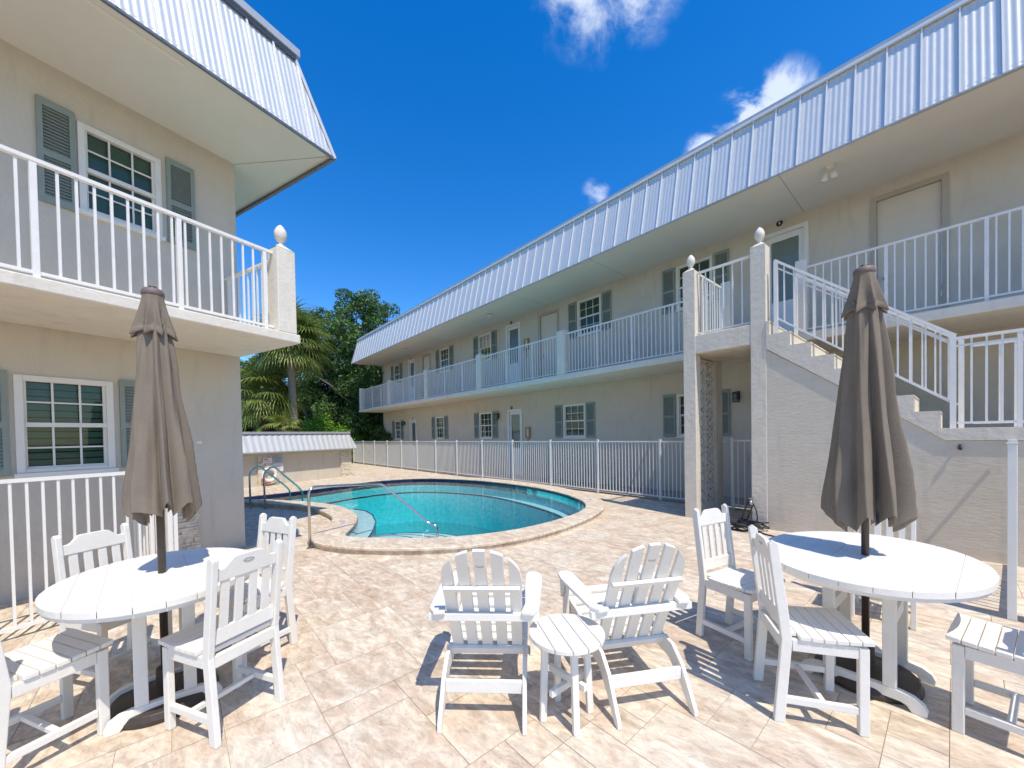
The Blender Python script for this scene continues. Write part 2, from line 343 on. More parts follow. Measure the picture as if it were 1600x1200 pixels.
outer0 = [(-7.1, 8.85), (-6.6, 8.80), (-6.09, 8.71), (-5.36, 8.42), (-4.76, 8.18), (-4.11, 7.82), (-3.59, 7.32), (-3.21, 6.82), (-3.09, 6.50), (-3.02, 6.1), (-2.97, 5.65), (-2.84, 5.36),
          (-2.70, 5.18), (-2.36, 4.99), (-2.00, 4.87), (-1.36, 4.79), (-0.77, 4.82), (-0.17, 5.01), (0.49, 5.45), (1.16, 6.22), (1.53, 6.82), (1.78, 7.37), (1.92, 8.16), (1.60, 9.50), (0.75, 11.0),
          (-0.85, 12.7), (-2.85, 13.62), (-4.45, 13.2), (-5.35, 12.15), (-5.8, 11.3), (-6.3, 10.65), (-6.95, 10.05), (-7.3, 9.5)]
outer = chaikin(outer0, 2)
CZ = 0.105; WZ = 0.02
def pt_in(p, poly):
    x, y = p[0], p[1]; c = False; j = len(poly)-1
    for i in range(len(poly)):
        xi, yi = poly[i]; xj, yj = poly[j]
        if (yi > y) != (yj > y) and x < (xj-xi)*(y-yi)/(yj-yi)+xi: c = not c
        j = i
    return c
def loop_fill(mb, loops, z):
    bm = bmesh.new()
    for lp in loops:
        vs = [bm.verts.new((p[0], p[1], z)) for p in lp]
        for i in range(len(vs)): bm.edges.new((vs[i], vs[(i+1) % len(vs)]))
    bmesh.ops.triangle_fill(bm, use_beauty=True, edges=bm.edges[:])
    bm.verts.index_update()
    mb.add([v.co.copy() for v in bm.verts], [[v.index for v in f.verts] for f in bm.faces]); bm.free()
def offset_poly(poly, d):
    n = len(poly); q = []
    for i in range(n):
        a, b, c = Vector(poly[i-1]), Vector(poly[i]), Vector(poly[(i+1) % n])
        t = (c-a).normalized(); q.append(b + Vector((t.y, -t.x))*d)
    return q
area = sum(inner[i][0]*inner[(i+1) % len(inner)][1]-inner[(i+1) % len(inner)][0]*inner[i][1] for i in range(len(inner)))
SGN = 1 if area > 0 else -1     # offset_poly(+) goes outward for ccw

# ground sheet with a hole for the pool (reaches the horizon)
mid = [Vector(a)*.5+Vector(b)*.5 for a, b in zip(inner, outer)]
g = MB(); BIG = 400
sq = [(-60, -30), (60, -30), (60, 60), (-60, 60)]
loop_fill(g, [sq, mid], 0)
g.box  # noqa
tag(g.build('patio_bed', GROUT), kind='structure')
g = MB()
loop_fill(g, [[(-BIG, -BIG), (BIG, -BIG), (BIG, BIG), (-BIG, BIG)], sq], 0)
tag(g.build('ground', GRASS), kind='structure')

# travertine paving: random ashlar pattern on a grid aligned with the right-hand building
def build_paving():
    U = .205; t = R(RAZ); ax = Vector((sin(t), -cos(t))); ay = Vector((cos(t), sin(t)))
    o = Vector((RX, RY))
    ni0, ni1, nj0, nj1 = -110, 28, -56, 6      # along -A (a from +22 to -6) ; along n
    used = {}
    rnd = random.Random(3)
    vs = []; fs = []; cols = []
    th = .0035
    for i in range(ni0, ni1):
        for j in range(nj0, nj1):
            if (i, j) in used: continue
            opts = [(3, 2), (2, 2), (2, 3), (1, 2), (2, 1), (1, 1), (3, 2), (2, 2), (3, 3)]
            rnd.shuffle(opts)
            for a, b in opts+[(1, 1)]:
                if all((i+p, j+q) not in used and j+q < nj1 for p in range(a) for q in range(b)): break
            for p in range(a):
                for q in range(b): used[(i+p, j+q)] = 1
            c0 = o + ax*(i*U) + ay*(j*U)
            cc = c0 + ax*(a*U/2) + ay*(b*U/2)
            if cc.y < -1.0 or cc.x < -14: continue
            col = (rnd.random(), rnd.random(), rnd.random(), 1)
            corners = [c0 + ax*(u*a*U) + ay*(v*b*U) for u in (0, .5, 1) for v in (0, .5, 1)]
            cells = [(0, 0, a, b)]
            if any(pt_in(c, mid) for c in corners):
                cells = []
                for p in range(a*2):
                    for q in range(b*2):
                        k = c0 + ax*((p+.5)*U/2) + ay*((q+.5)*U/2)
                        if not any(pt_in(k+ax*sx*U/4+ay*sy*U/4, mid) for sx in (-1, 1) for sy in (-1, 1)): cells.append((p/2, q/2, .5, .5))
            for (p, q, aa, bb) in cells:
                g_ = .0014
                gx0 = g_ if p == 0 else 0; gy0 = g_ if q == 0 else 0; gx1 = g_ if p+aa == a else 0; gy1 = g_ if q+bb == b else 0
                k = len(vs)
                for (u, v) in ((p*U+gx0, q*U+gy0), ((p+aa)*U-gx1, q*U+gy0), ((p+aa)*U-gx1, (q+bb)*U-gy1), (p*U+gx0, (q+bb)*U-gy1)):
                    P = c0 + ax*u + ay*v; vs.append((P.x, P.y, th))
                fs.append((k, k+1, k+2, k+3)); cols.append(col)
    me = bpy.data.meshes.new('patio'); me.from_pydata(vs, [], fs)
    at = me.attributes.new('tile', 'FLOAT_COLOR', 'CORNER')
    for fi, p in enumerate(me.polygons):
        for li in p.loop_indices: at.data[li].color = cols[fi]
    me.materials.append(TRAV)
    ob = bpy.data.objects.new('patio', me); C.objects.link(ob); tag(ob, kind='structure')
build_paving()
# grey walk behind the fence, in front of the ground floor flats
wk = MB(); P = [Rw(22, 1.32), Rw(-7, 1.32), Rw(-7, 2.9), Rw(22, 2.9)]
wk.add([(p.x, p.y, .008) for p in P], [(0, 1, 2, 3)]); tag(wk.build('walkway', CONC), kind='structure')

# ------------------------------------------------------------------ swimming pool
pool = empty('swimming_pool', (-2, 9, 0), 0, 'kidney shaped pool with raised travertine rim and pale blue steps', 'swimming pool')
def psub(mb, name, m, **k):
    for v in mb.v: v.x += 2; v.y -= 9
    return mb.build(name, m, pool, **k)
n = len(inner)
cp = MB()
NI = [Vector(p) for p in inner]; NO = [Vector(p) for p in outer]
def ring(poly, z): return [(p[0], p[1], z) for p in poly]
lip = [a.lerp(b, -.0) for a, b in zip(NI, NO)]
bull = [b.lerp(a, .035) for a, b in zip(NI, NO)]
rows = [ring(NI, -.02), ring(NI, CZ-.012), ring([a.lerp(b, .03) for a, b in zip(NI, NO)], CZ), ring([a.lerp(b, .35) for a, b in zip(NI, NO)], CZ), ring([a.lerp(b, .7) for a, b in zip(NI, NO)], CZ), ring(bull, CZ), ring(NO, CZ-.012),
        ring(NO, CZ-.035), ring([b.lerp(a, .05) for a, b in zip(NI, NO)], CZ-.042), ring([b.lerp(a, .05) for a, b in zip(NI, NO)], -.002)]
cp.ribbon(rows, True); psub(cp, 'coping', TRAVC)
# coping joints as thin dark slots
jt = MB()
for i in range(0, n, 4):
    a, b = NI[i], NO[i]; d = (b-a).normalized(); s_ = Vector((-d.y, d.x))*.002
    a2 = a+d*.012; b2 = b-d*.02
    jt.add([(*(a2-s_), CZ+.0012), (*(a2+s_), CZ+.0012), (*(b2+s_), CZ+.0012), (*(b2-s_), CZ+.0012)], [(0, 1, 2, 3)])
psub(jt, 'coping_joints', GROUT)
# navy waterline tiles, walls, ledge, deep floor
i1 = offset_poly(inner, -.006*SGN)
tb = MB(); tb.ribbon([ring(i1, CZ-.03), ring(i1, -.13)], True); psub(tb, 'waterline_tiles', NAVY)
def voff(w0, w1):
    A_ = offset_poly(inner, -w0*SGN); B_ = offset_poly(inner, -w1*SGN); q = []
    for p, a, b in zip(inner, A_, B_):
        t = max(0, min(1, (p[0]+.9)/1.9)); t = t*t*(3-2*t); q.append(a.lerp(b, t))
    return q
led = voff(.02, .22)
lg = MB(); lg.ribbon([ring(offset_poly(inner, -.01*SGN), -.13), ring(offset_poly(inner, -.01*SGN), -.34)], True)
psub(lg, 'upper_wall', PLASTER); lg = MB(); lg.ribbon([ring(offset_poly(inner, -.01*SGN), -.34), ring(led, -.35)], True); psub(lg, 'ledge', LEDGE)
et = MB(); e2 = voff(.026, .236); et.ribbon([ring(led, -.349), ring(e2, -.349), ring(e2, -.40)], True); psub(et, 'ledge_trim', NAVY)
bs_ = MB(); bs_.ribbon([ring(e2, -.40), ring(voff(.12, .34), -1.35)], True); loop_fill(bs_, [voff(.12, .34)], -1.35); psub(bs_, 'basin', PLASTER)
# steps: wide bench on the inside of the bend and curved entry steps
def disc(mb, c, r, z0, z1, a0=0, a1=360, k=40):
    p = [(c[0]+r*cos(R(a0+(a1-a0)*i/k)), c[1]+r*sin(R(a0+(a1-a0)*i/k))) for i in range(k)]
    p = [q for q in p if pt_in(q, offset_poly(inner, -.012*SGN))] if False else p
    mb.prism(p, lambda u, v: (u, v, z0), lambda u, v: (u, v, z1))
def clipdisc(c, r, z0, z1, name, m):
    inn = [Vector(q) for q in offset_poly(inner, -.02*SGN)]
    cx = Vector(c); pts = []
    for i in range(72):
        d = Vector((cos(2*pi*i/72), sin(2*pi*i/72))); rr = 0
        while rr < r and pt_in(cx+d*(rr+.02), inn): rr += .02
        pts.append(cx+d*min(rr, r))
    mb = MB(); mb.prism([(p.x, p.y) for p in pts], lambda u, v: (u, v, z0), lambda u, v: (u, v, z1)); psub(mb, name, m)
    tr = MB(); 
    for i in range(72):
        p, q = pts[i], pts[(i+1) % 72]
        if (p-cx).length > r-.03 and (q-cx).length > r-.03:
            p2 = p+(cx-p).normalized()*.022; q2 = q+(cx-q).normalized()*.022
            tr.add([(*p, z1+.003), (*q, z1+.003), (*q2, z1+.003), (*p2, z1+.003)], [(0, 1, 2, 3)])
    if tr.f: psub(tr, name+'_trim', NAVY, recalc=False)
bp_ = [(-2.47, 5.56), (-2.50, 5.9), (-2.60, 6.34), (-2.78, 6.86), (-3.00, 7.26), (-3.47, 7.83), (-3.95, 8.25), (-3.60, 8.62), (-3.25, 8.40), (-2.92, 7.95), (-2.62, 7.30), (-2.42, 6.60), (-2.30, 6.0), (-2.28, 5.46)]
bch = MB().prism(bp_, lambda u, v: (u, v, -1.3), lambda u, v: (u, v, -.10)); psub(bch, 'bench', LEDGE)
edge = chaikin(bp_, 0)[7:]
be = MB(); be.tube([(p[0], p[1], -.095) for p in edge], .013, 6); psub(be, 'bench_trim', NAVY)
clipdisc((-2.00, 5.60), .60, -1.3, -.09, 'entry_step', LEDGE)
clipdisc((-1.95, 5.60), .86, -1.3, -.135, 'entry_step', LEDGE)
clipdisc((-1.90, 5.60), 1.14, -1.3, -.185, 'entry_step', LEDGE)
clipdisc((-1.85, 5.60), 1.42, -1.3, -.25, 'entry_step', LEDGE)
# main drain
dr = MB(); dr.lathe([(.0, -1.345), (.16, -1.34), (.17, -1.345)], -1.3, 10.3, 20); psub(dr, 'drain', DARK)
# depth markers on the rim
for (x, y, rz) in ((-2.80, 6.30, 1.2), (1.62, 8.05, -1.5), (-4.45, 12.9, .6), (-5.9, 10.6, .9), (-1.0, 12.35, -.8)):
    M = Matrix.Translation((x, y, CZ+.003)) @ Matrix.Rotation(rz, 4, 'Z')
    k = MB().box(-.085, .085, -.05, .05, 0, .004, M); o = psub(k, 'depth_marker', TILEW)
    k = MB()
    for (a, b, c_, d) in ((-.05, -.015, -.03, -.022), (-.05, -.015, -.004, .004), (-.05, -.015, .022, .03), (-.022, -.015, -.03, .03), (.012, .018, -.03, .03), (.012, .036, .022, .03), (.012, .03, -.004, .004), (.048, .054, -.03, .03), (.036, .066, .022, .03)):
        k.box(a, b, c_, d, .0045, .0065, M)
    o2 = psub(k, 'numerals', BLUEP); o2.parent = o
# water body
wt = MB(); wi = [Vector(p) for p in offset_poly(inner, -.008*SGN)]
loop_fill(wt, [wi], WZ); base_n = len(wt.v)
loop_fill(wt, [wi], -1.345)
wt.ribbon([ring(wi, WZ), ring(wi, -1.345)], True)
wo = wt.build('water', WATER); 
bm = bmesh.new(); bm.from_mesh(wo.data); bmesh.ops.remove_doubles(bm, verts=bm.verts, dist=1e-5); bmesh.ops.recalc_face_normals(bm, faces=bm.faces); bm.to_mesh(wo.data); bm.free()
tag(wo, kind='structure')

def arc_pts(pts, r=.08, k=5):
    """round the corners of a polyline"""
    pts = [Vector(p) for p in pts]; o = [pts[0]]
    for i in range(1, len(pts)-1):
        a = (pts[i-1]-pts[i]); b = (pts[i+1]-pts[i]); ra = min(r, a.length*.45, b.length*.45)
        p0 = pts[i]+a.normalized()*ra; p1 = pts[i]+b.normalized()*ra
        for j in range(k+1):
            t = j/k; o.append(p0*(1-t)**2 + pts[i]*2*t*(1-t) + p1*t*t)
    o.append(pts[-1]); return o
# pool hand rail
hr = empty('pool_handrail', (-2.79, 5.24, 0), 0, 'long bent stainless handrail running down into the pool steps', 'handrail')
k = MB().tube([p-Vector((-2.79, 5.24, 0)) for p in arc_pts([(-2.79, 5.24, 0), (-2.79, 5.24, .84), (-2.17, 6.37, .74), (-1.40, 6.35, .06), (-1.27, 6.32, .04), (-1.25, 6.31, -.35)], .12)], .019, 12)
k.build('rail', STEEL, hr, smooth=True)
MB().lathe([(.045, .0), (.045, .012), (.022, .022)], 0, 0, 16).build('base_flange', STEEL, hr)
# ladder
ld = empty('pool_ladder', (-5.55, 8.35, 0), 0, 'pair of stainless grab rails over the left end of the pool rim', 'pool ladder')
for (x0, y0, x1, y1) in ((-5.78, 8.44, -5.55, 9.55), (-5.34, 8.25, -5.13, 9.35)):
    P = arc_pts([(x0, y0, 0), (x0, y0, .80), (x0+.06, y0+.22, .92), (x1-.02, y1-.12, .34), (x1, y1, .22), (x1, y1, -.25)], .13)
    r_ = MB().tube([p-Vector((-5.55, 8.35, 0)) for p in P], .02, 12).build('grab_rail', STEEL, ld, smooth=True)
    MB().lathe([(.05, .0), (.05, .012), (.024, .022)], x0+5.55, y0-8.35, 16).build('base_flange', STEEL, r_)

# ------------------------------------------------------------------ shared architectural parts
def wall_holes(mb, x0, x1, z0, z1, y, holes, depth=.09, axis='x'):
    xs = sorted({x0, x1, *[h[0] for h in holes], *[h[1] for h in holes]}); zs = sorted({z0, z1, *[h[2] for h in holes], *[h[3] for h in holes]})
    for i in range(len(xs)-1):
        for j in range(len(zs)-1):
            cx, cz = (xs[i]+xs[i+1])/2, (zs[j]+zs[j+1])/2
            if any(h[0] < cx < h[1] and h[2] < cz < h[3] for h in holes): continue
            mb.add([(xs[i], y, zs[j]), (xs[i+1], y, zs[j]), (xs[i+1], y, zs[j+1]), (xs[i], y, zs[j+1])], [(0, 1, 2, 3)])
    for (a, b, c, d) in holes:
        mb.add([(a, y, c), (b, y, c), (b, y, d), (a, y, d), (a, y+depth, c), (b, y+depth, c), (b, y+depth, d), (a, y+depth, d)],
               [(0, 1, 5, 4), (1, 2, 6, 5), (2, 3, 7, 6), (3, 0, 4, 7)])
def window(parent, x0, x1, z0, z1, y, near=False, shut=None):
    """y = wall face, +y goes into the building; shut = (left width,right width)"""
    w_ = x1-x0; t = .045
    wf = MB(); e = .012
    wf.box(x0-e, x0+t, y-.02, y+.07, z0, z1+e); wf.box(x1-t, x1+e, y-.02, y+.07, z0, z1+e)
    wf.box(x0+t, x1-t, y-.02, y+.07, z1-t, z1+e); wf.box(x0-.03, x1+.03, y-.045, y+.07, z0-.045, z0-.001); wf.box(x0+t, x1-t, y-.015, y+.07, z0, z0+t*.8)
    win = wf.build('window', VINYL, parent, bevel=.004 if near else 0)
    zm = (z0+z1)/2; sa = MB()
    sa.box(x0+t, x1-t, y-.004, y+.06, zm-.022, zm+.022)
    for (za, zb, yo) in ((zm+.022, z1-t, .012), (z0+t*.8, zm-.022, .03)):
        sa.box(x0+t, x0+t+.022, y+yo, y+yo+.02, za, zb); sa.box(x1-t-.022, x1-t, y+yo, y+yo+.02, za, zb)
        if yo > .02: sa.box(x0+t+.022, x1-t-.022, y+yo, y+yo+.02, za, za+.022)
        for q in (1, 2):
            cx = x0+t+(w_-2*t)*q/3; sa.box(cx-.008, cx+.008, y+yo+.002, y+yo+.018, za, zb)
        cz = (za+zb)/2; sa.box(x0+t+.022, x1-t-.022, y+yo+.004, y+yo+.0165, cz-.008, cz+.008)
    sa.build('sash', VINYL, win)
    MB().add([(x0+t, y+.045, z0), (x1-t, y+.045, z0), (x1-t, y+.045, z1-t), (x0+t, y+.045, z1-t)], [(0, 1, 2, 3)]).build('pane', GLASS, win)
    MB().add([(x0-.0, y+.088, z0), (x1, y+.088, z0), (x1, y+.088, z1), (x0, y+.088, z1)], [(0, 1, 2, 3)]).build('dark_room', ROOM, win)
    bl = MB(); k = int((z1-z0)/(.075)); 
    for i in range(k):
        zc = z0+.06+i*(z1-z0-.1)/k; bl.add([(x0+t, y+.084, zc), (x1-t, y+.084, zc), (x1-t, y+.056, zc+.058), (x0+t, y+.056, zc+.058)], [(0, 1, 2, 3)])
    bl.build('louvers', BLINDD, win)
    return win
def shutter(parent, x0, x1, z0, z1, y):
    s_ = MB(); t = .04; y0, y1 = y-.032, y-.004
    s_.box(x0, x0+t, y0, y1, z0, z1); s_.box(x1-t, x1, y0, y1, z0, z1)
    zm = z0+(z1-z0)*.48
    for a, b in ((z0, z0+.07), (z1-.07, z1), (zm-.03, zm+.03)): s_.box(x0+t, x1-t, y0, y1, a, b)
    for za, zb in ((z0+.07, zm-.03), (zm+.03, z1-.07)):
        k = int((zb-za)/.032)
        for i in range(k):
            z = za+(i+.5)*(zb-za)/k
            s_.add([(x0+t, y0+.004, z-.013), (x1-t, y0+.004, z-.013), (x1-t, y1-.004, z+.013), (x0+t, y1-.004, z+.013),
                    (x0+t, y0+.004, z-.008), (x1-t, y0+.004, z-.008), (x1-t, y1-.004, z+.018), (x0+t, y1-.004, z+.018)],
                   [(0, 1, 2, 3), (4, 7, 6, 5), (0, 4, 5, 1), (2, 6, 7, 3)])
    s_.box(x0+t, x1-t, y1-.001, y1+.002, z0+.06, z1-.06)
    return s_.build('shutter', SHUT, parent)
def railing(parent, p0, p1, z0, z1, posts=(), sp=.105, name='railing', m=RAILW, br=.0085, top=.022, mid2=None):
    """p0,p1: (x,y); z0/z1 bottom-rail and top-rail heights"""
    p0 = Vector(p0); p1 = Vector(p1); L = (p1-p0).length; d = (p1-p0)/L; s_ = MB()
    def B(t0, t1, zc, hw, hh):
        a = p0+d*t0; b = p0+d*t1; s_.beam((a.x, a.y, zc), (b.x, b.y, zc), hw*2, hh*2)
    B(0, L, z1-.015, top, .015); B(0, L, z0+.012, .014, .012)
    if mid2: B(0, L, z1-mid2, .013, .012)
    pr = MB() if posts else None
    k = max(1, round(L/sp))
    for i in range(1, k):
        t = L*i/k
        if any(abs(t-q) < .04 for q in posts): continue
        P = p0+d*t; s_.box(P.x-br, P.x+br, P.y-br, P.y+br, z0+.024, z1-.03)
    r = s_.build(name, m, parent)
    for q in posts:
        P = p0+d*q; h = .019
        MB().box(P.x-h, P.x+h, P.y-h, P.y+h, z0-.045, z1-.030).build('post', m, r)
    return r
def mansard(parent, x0, x1, y0, ze, zt, inset, endx, pitch, waves=5, left_end=False):
    """front panels from (x0..x1) at y0,ze to y0+inset,zt; endx = which end is hipped ('x0' or 'x1')"""
    nw_ = int(round((x1-x0)/pitch)); seg = waves*6
    pm = MB(); sm = MB(); H_ = zt-ze
    xa = lambda x, t: x + (inset*t if (endx == 'x0' and x < x0+1e-6) else -inset*t if (endx == 'x1' and x > x1-1e-6) else 0)
    top = []; bot = []
    cols = nw_*seg
    for i in range(cols+1):
        x = x0+(x1-x0)*i/cols; ph = (i % seg)/seg
        off = -.0055*(.5-.5*cos(2*pi*waves*ph))
        xt = x
        if endx == 'x0': lim = x0+inset
        # height at which hip line cuts this column
        tmax = 1.0
        if endx == 'x0' and x < x0+inset: tmax = (x-x0)/inset
        if endx == 'x1' and x > x1-inset: tmax = (x1-x)/inset
        bot.append((x, y0+off, ze)); top.append((x, y0+off+inset*tmax, ze+H_*tmax))
    pm.ribbon([bot, top])
    roof = pm.build('metal_roof', GALV, parent, smooth=True)
    for i in range(nw_+1):
        x = x0+(x1-x0)*i/nw_; tmax = 1.0
        if endx == 'x0' and x < x0+inset: tmax = (x-x0)/inset
        if endx == 'x1' and x > x1-inset: tmax = (x1-x)/inset
        if tmax < .1: continue
        sm.beam((x, y0-.018, ze-.006), (x, y0+inset*tmax-.018, ze+H_*tmax), .020, .022, (1, 0, 0))
    sm.build('seams', SEAM, roof)
    return roof

# ------------------------------------------------------------------ RIGHT BUILDING  (local x=-a, y=n)
L_ = 19.743; NB = 1.287; NW = 2.734; ZF = 3.136; ZB = 2.993; ZE = 5.789; NE = .974; ZT = 7.089; INS = .308
XR = 7.0      # near (right) end of everything, outside the frame
rb = empty('apartment_building', (RX, RY, 0), RROT, 'long two storey beige apartment block with upper balcony, outside stair and ribbed metal mansard roof', 'building')
UZ0, UZ1 = 4.52, 5.56; LZ0, LZ1 = 1.40, 2.42
upW = [(.79, 1.62), (3.89, 4.74), (9.10, 9.90), (12.20, 12.99), (17.38, 18.08)]
loW = [(.80, 1.64), (4.52, 5.38), (9.13, 9.95), (12.77, 13.52), (17.39, 18.09)]
wdoor_u = [(-.99, -.24), (7.40, 8.15), (15.55, 16.22)]
wdoor_l = [(7.40, 8.14), (15.55, 16.22)]
bdoor_u = [(-2.81, -1.94), (5.56, 6.43), (13.94, 14.71)]
holes = [(-b, -a, UZ0, UZ1) for a, b in upW] + [(-b, -a, LZ0, LZ1) for a, b in loW]
holes += [(-b, -a, ZF, 5.56) for a, b in wdoor_u+bdoor_u] + [(-b, -a, .0, 2.42) for a, b in wdoor_l]
wl = MB(); wall_holes(wl, -L_, XR, 0, ZE, NW, holes)
wl.add([(-L_, NW, 0), (-L_, NW+8, 0), (-L_, NW+8, ZE), (-L_, NW, ZE)], [(0, 1, 2, 3)])
wl.add([(XR, NW, 0), (XR, NW+8, 0), (XR, NW+8, ZE), (XR, NW, ZE)], [(0, 1, 2, 3)])
wl.add([(-L_, NW+8, 0), (XR, NW+8, 0), (XR, NW+8, ZE), (-L_, NW+8, ZE)], [(0, 1, 2, 3)])
wl.build('wall', STUCCO, rb, recalc=False)
# louvred shutters: pair beside every window
for (a, b), (z0, z1) in [(w_, (UZ0, UZ1)) for w_ in upW] + [(w_, (LZ0, LZ1)) for w_ in loW]:
    window(rb, -b, -a, z0, z1, NW)
    shutter(rb, -b-.37, -b-.05, z0-.02, z1+.03, NW); shutter(rb, -a+.05, -a+.37, z0-.02, z1+.03, NW)
def glass_door(x0, x1, z0, z1):
    f = MB(); t = .045
    f.box(x0-.03, x0+t, NW-.025, NW+.08, z0, z1+.03); f.box(x1-t, x1+.03, NW-.025, NW+.08, z0, z1+.03); f.box(x0+t, x1-t, NW-.025, NW+.08, z1-t, z1+.03)
    df = f.build('door', DOORW, rb)
    a, b = x0+t+.004, x1-t-.004; gz0 = z0+(z1-z0)*.42; gz1 = z1-t-.12; ga, gb = a+.09, b-.09
    lf = MB(); lf.box(a, ga, NW+.03, NW+.07, z0+.02, z1-t-.004); lf.box(gb, b, NW+.03, NW+.07, z0+.02, z1-t-.004)
    lf.box(ga, gb, NW+.03, NW+.07, gz1, z1-t-.004); lf.box(ga, gb, NW+.03, NW+.07, z0+.02, gz0)
    lf.box(ga+.05, gb-.05, NW+.024, NW+.03, z0+.18, gz0-.12)
    lf.build('leaf', DOORW, df)
    MB().add([(ga, NW+.045, gz0), (gb, NW+.045, gz0), (gb, NW+.045, gz1), (ga, NW+.045, gz1)], [(0, 1, 2, 3)]).build('pane', GLASS, df)
    bl = MB(); k = int((gz1-gz0)/.045)
    for i in range(k):
        z = gz0+i*(gz1-gz0)/k; bl.add([(ga, NW+.064, z), (gb, NW+.064, z), (gb, NW+.052, z+.036), (ga, NW+.052, z+.036)], [(0, 1, 2, 3)])
    bl.add([(ga, NW+.066, gz0), (gb, NW+.066, gz0), (gb, NW+.066, gz1), (ga, NW+.066, gz1)], [(0, 1, 2, 3)])
    bl.build('blind', BLIND, df)
    MB().tube([(b-.05, NW+.03, z0+1.0), (b-.05, NW-.02, z0+1.0), (b-.13, NW-.02, z0+1.0)], .011, 8).build('handle', STEEL, df)
for a, b in wdoor_u: glass_door(-b, -a, ZF, 5.56)
for a, b in wdoor_l: glass_door(-b, -a, .0, 2.42)
for a, b in bdoor_u:
    x0, x1, z0, z1 = -b, -a, ZF, 5.56; f = MB(); t = .05
    f.box(x0-.03, x0+t, NW-.02, NW+.08, z0, z1+.03); f.box(x1-t, x1+.03, NW-.02, NW+.08, z0, z1+.03); f.box(x0+t, x1-t, NW-.02, NW+.08, z1-t, z1+.03)
    df = f.build('door', TRIM, rb)
    MB().box(x0+t+.004, x1-t-.004, NW+.035, NW+.07, z0+.01, z1-t-.004).build('leaf', DOORB, df)
    MB().lathe([(.0, 0), (.028, .005), (.03, .03), (.015, .045)], 0, 0, 12).build('handle', STEEL, df)
    hd = [o for o in S.objects if o.parent == df and o.name.startswith('handle')][-1]; hd.location = (x0+.16, NW+.03, z0+1.0); hd.rotation_euler = (pi/2, 0, 0)
    k = MB().lathe([(.0, 0), (.012, .002), (.012, .008)], 0, 0, 10).build('peephole', DARK, df); k.location = ((x0+x1)/2, NW+.036, z0+1.55); k.rotation_euler = (pi/2, 0, 0)
    k = MB().box(x1-t-.012, x1-t-.002, NW+.02, NW+.034, z0+.5, z0+.6).box(x1-t-.012, x1-t-.002, NW+.02, NW+.034, z0+1.9, z0+2.0).build('hinges', STEEL, df)
# room number discs
for a, z in ((-.54, 5.74), (7.87, 5.66), (15.95, 5.62), (7.94, 2.52), (15.9, 2.48)):
    k = MB().lathe([(.0, 0), (.055, .002), (.06, .012), (.03, .014), (.0, .014)], 0, 0, 18).build('number_disc', DARK, rb); k.location = (-a, NW-.001, z); k.rotation_euler = (pi/2, 0, 0)
    k2 = MB().box(-.012, .012, -.02, .02, .0145, .0165).build('numeral', WHITE, k)
# slabs
sl = MB(); sl.box(-L_, XR, NB, NW-.002, ZB, ZF); sl.build('balcony_slab', PAINTC, rb, bevel=.012)
ls = MB(); ls.box(-.21, 1.04, .005, NB-.003, 2.829, ZF+.003); ls.build('landing_slab', PILL, rb, bevel=.01)
# soffit, roof
so = MB(); so.box(-L_-.06, XR, NE+.01, NW+.3, ZE, ZE+.05)
sfo = so.build('soffit', SOFFIT, rb)
sj = MB()
for x in (-18, -15, -12, -9, -6, -3, .95, 4): sj.box(x-.004, x+.004, NE+.05, NW-.01, ZE-.003, ZE+.001)
sj.build('soffit_joints', GROUT, sfo)
for x in (-1.35+1.0, -4.4, -7.5, 2.3, -10.5): MB().box(x, x+1.15, NE+.07, NE+.085, ZE-.003, ZE+.001).build('soffit_vent', TRIM, sfo)
PX0 = -L_-.087+0.0
mroof = mansard(rb, PX0, PX0+.345*78, NE, ZE-.01, ZT, INS, 'x0', .345)
XE = PX0+.345*78
# hipped end face + trims
ef = MB(); ef.add([(PX0, NE, ZE-.01), (PX0+INS, NE+INS, ZT), (PX0+INS, NE+9, ZT), (PX0, NE+9.3, ZE-.01)], [(0, 1, 2, 3)]); ef.build('end_panel', GALV, mroof)
tr = MB(); tr.box(PX0-.02, XE, NE-.022, NE+.012, ZE-.032, ZE-.012); tr.build('drip_edge', GALVT, mroof)
tr = MB(); tr.box(PX0+INS-.03, XE, NE+INS-.05, NE+INS+.03, ZT+.02, ZT+.075); tr.box(PX0+INS-.03, PX0+INS+.05, NE+INS+.03, NE+8, ZT-.012, ZT+.075); tr.build('parapet_cap', GALVT, mroof)
tr = MB(); tr.beam((PX0-.012, NE-.02, ZE-.03), (PX0+INS-.012, NE+INS-.02, ZT), .035, .03); tr.build('hip_trim', GALVT, mroof)
tr = MB(); tr.box(PX0+INS-.045, XE, NE+INS-.065, NE+INS-.02, ZT-.030, ZT+.012); tr.build('top_flashing', SEAM, mroof)
MB().box(PX0+INS+.05, XE, NE+INS+.03, NE+8, ZT-.15, ZT-.05).build('flat_roof', ROOFM, mroof)
# balcony piers and railing bays
piers = [4.21, 8.03, 11.84, 15.61, 19.50]
for a in piers: 
    MB().box(-a-.14, -a+.14, NB+.006, NB+.20, ZF-.001, 4.34).build('balcony_pier', PAINTC, rb, bevel=.008)
for a in (0.0, -1.19): MB().box(-a-.08, -a+.08, NB+.006, NB+.17, ZF+.003, 4.36).build('balcony_pier', PAINTC, rb, bevel=.008)
RT = 4.25; yb = NB+.09
for a0, a1, ps in ((.21, 4.07, (1.07, 2.06, 3.04)), (4.35, 7.89, (5.4, 6.6)), (8.17, 11.70, (9.15, 10.39)), (11.98, 15.47, (12.97, 14.12)), (15.75, 19.36, (16.72, 17.9))):
    railing(rb, (-a0, yb), (-a1, yb), ZF+.05, RT, [q-a0 for q in ps])
railing(rb, (1.27, yb), (XR, yb), ZF+.05, RT, [.95, 1.9, 2.85, 3.8, 4.75])
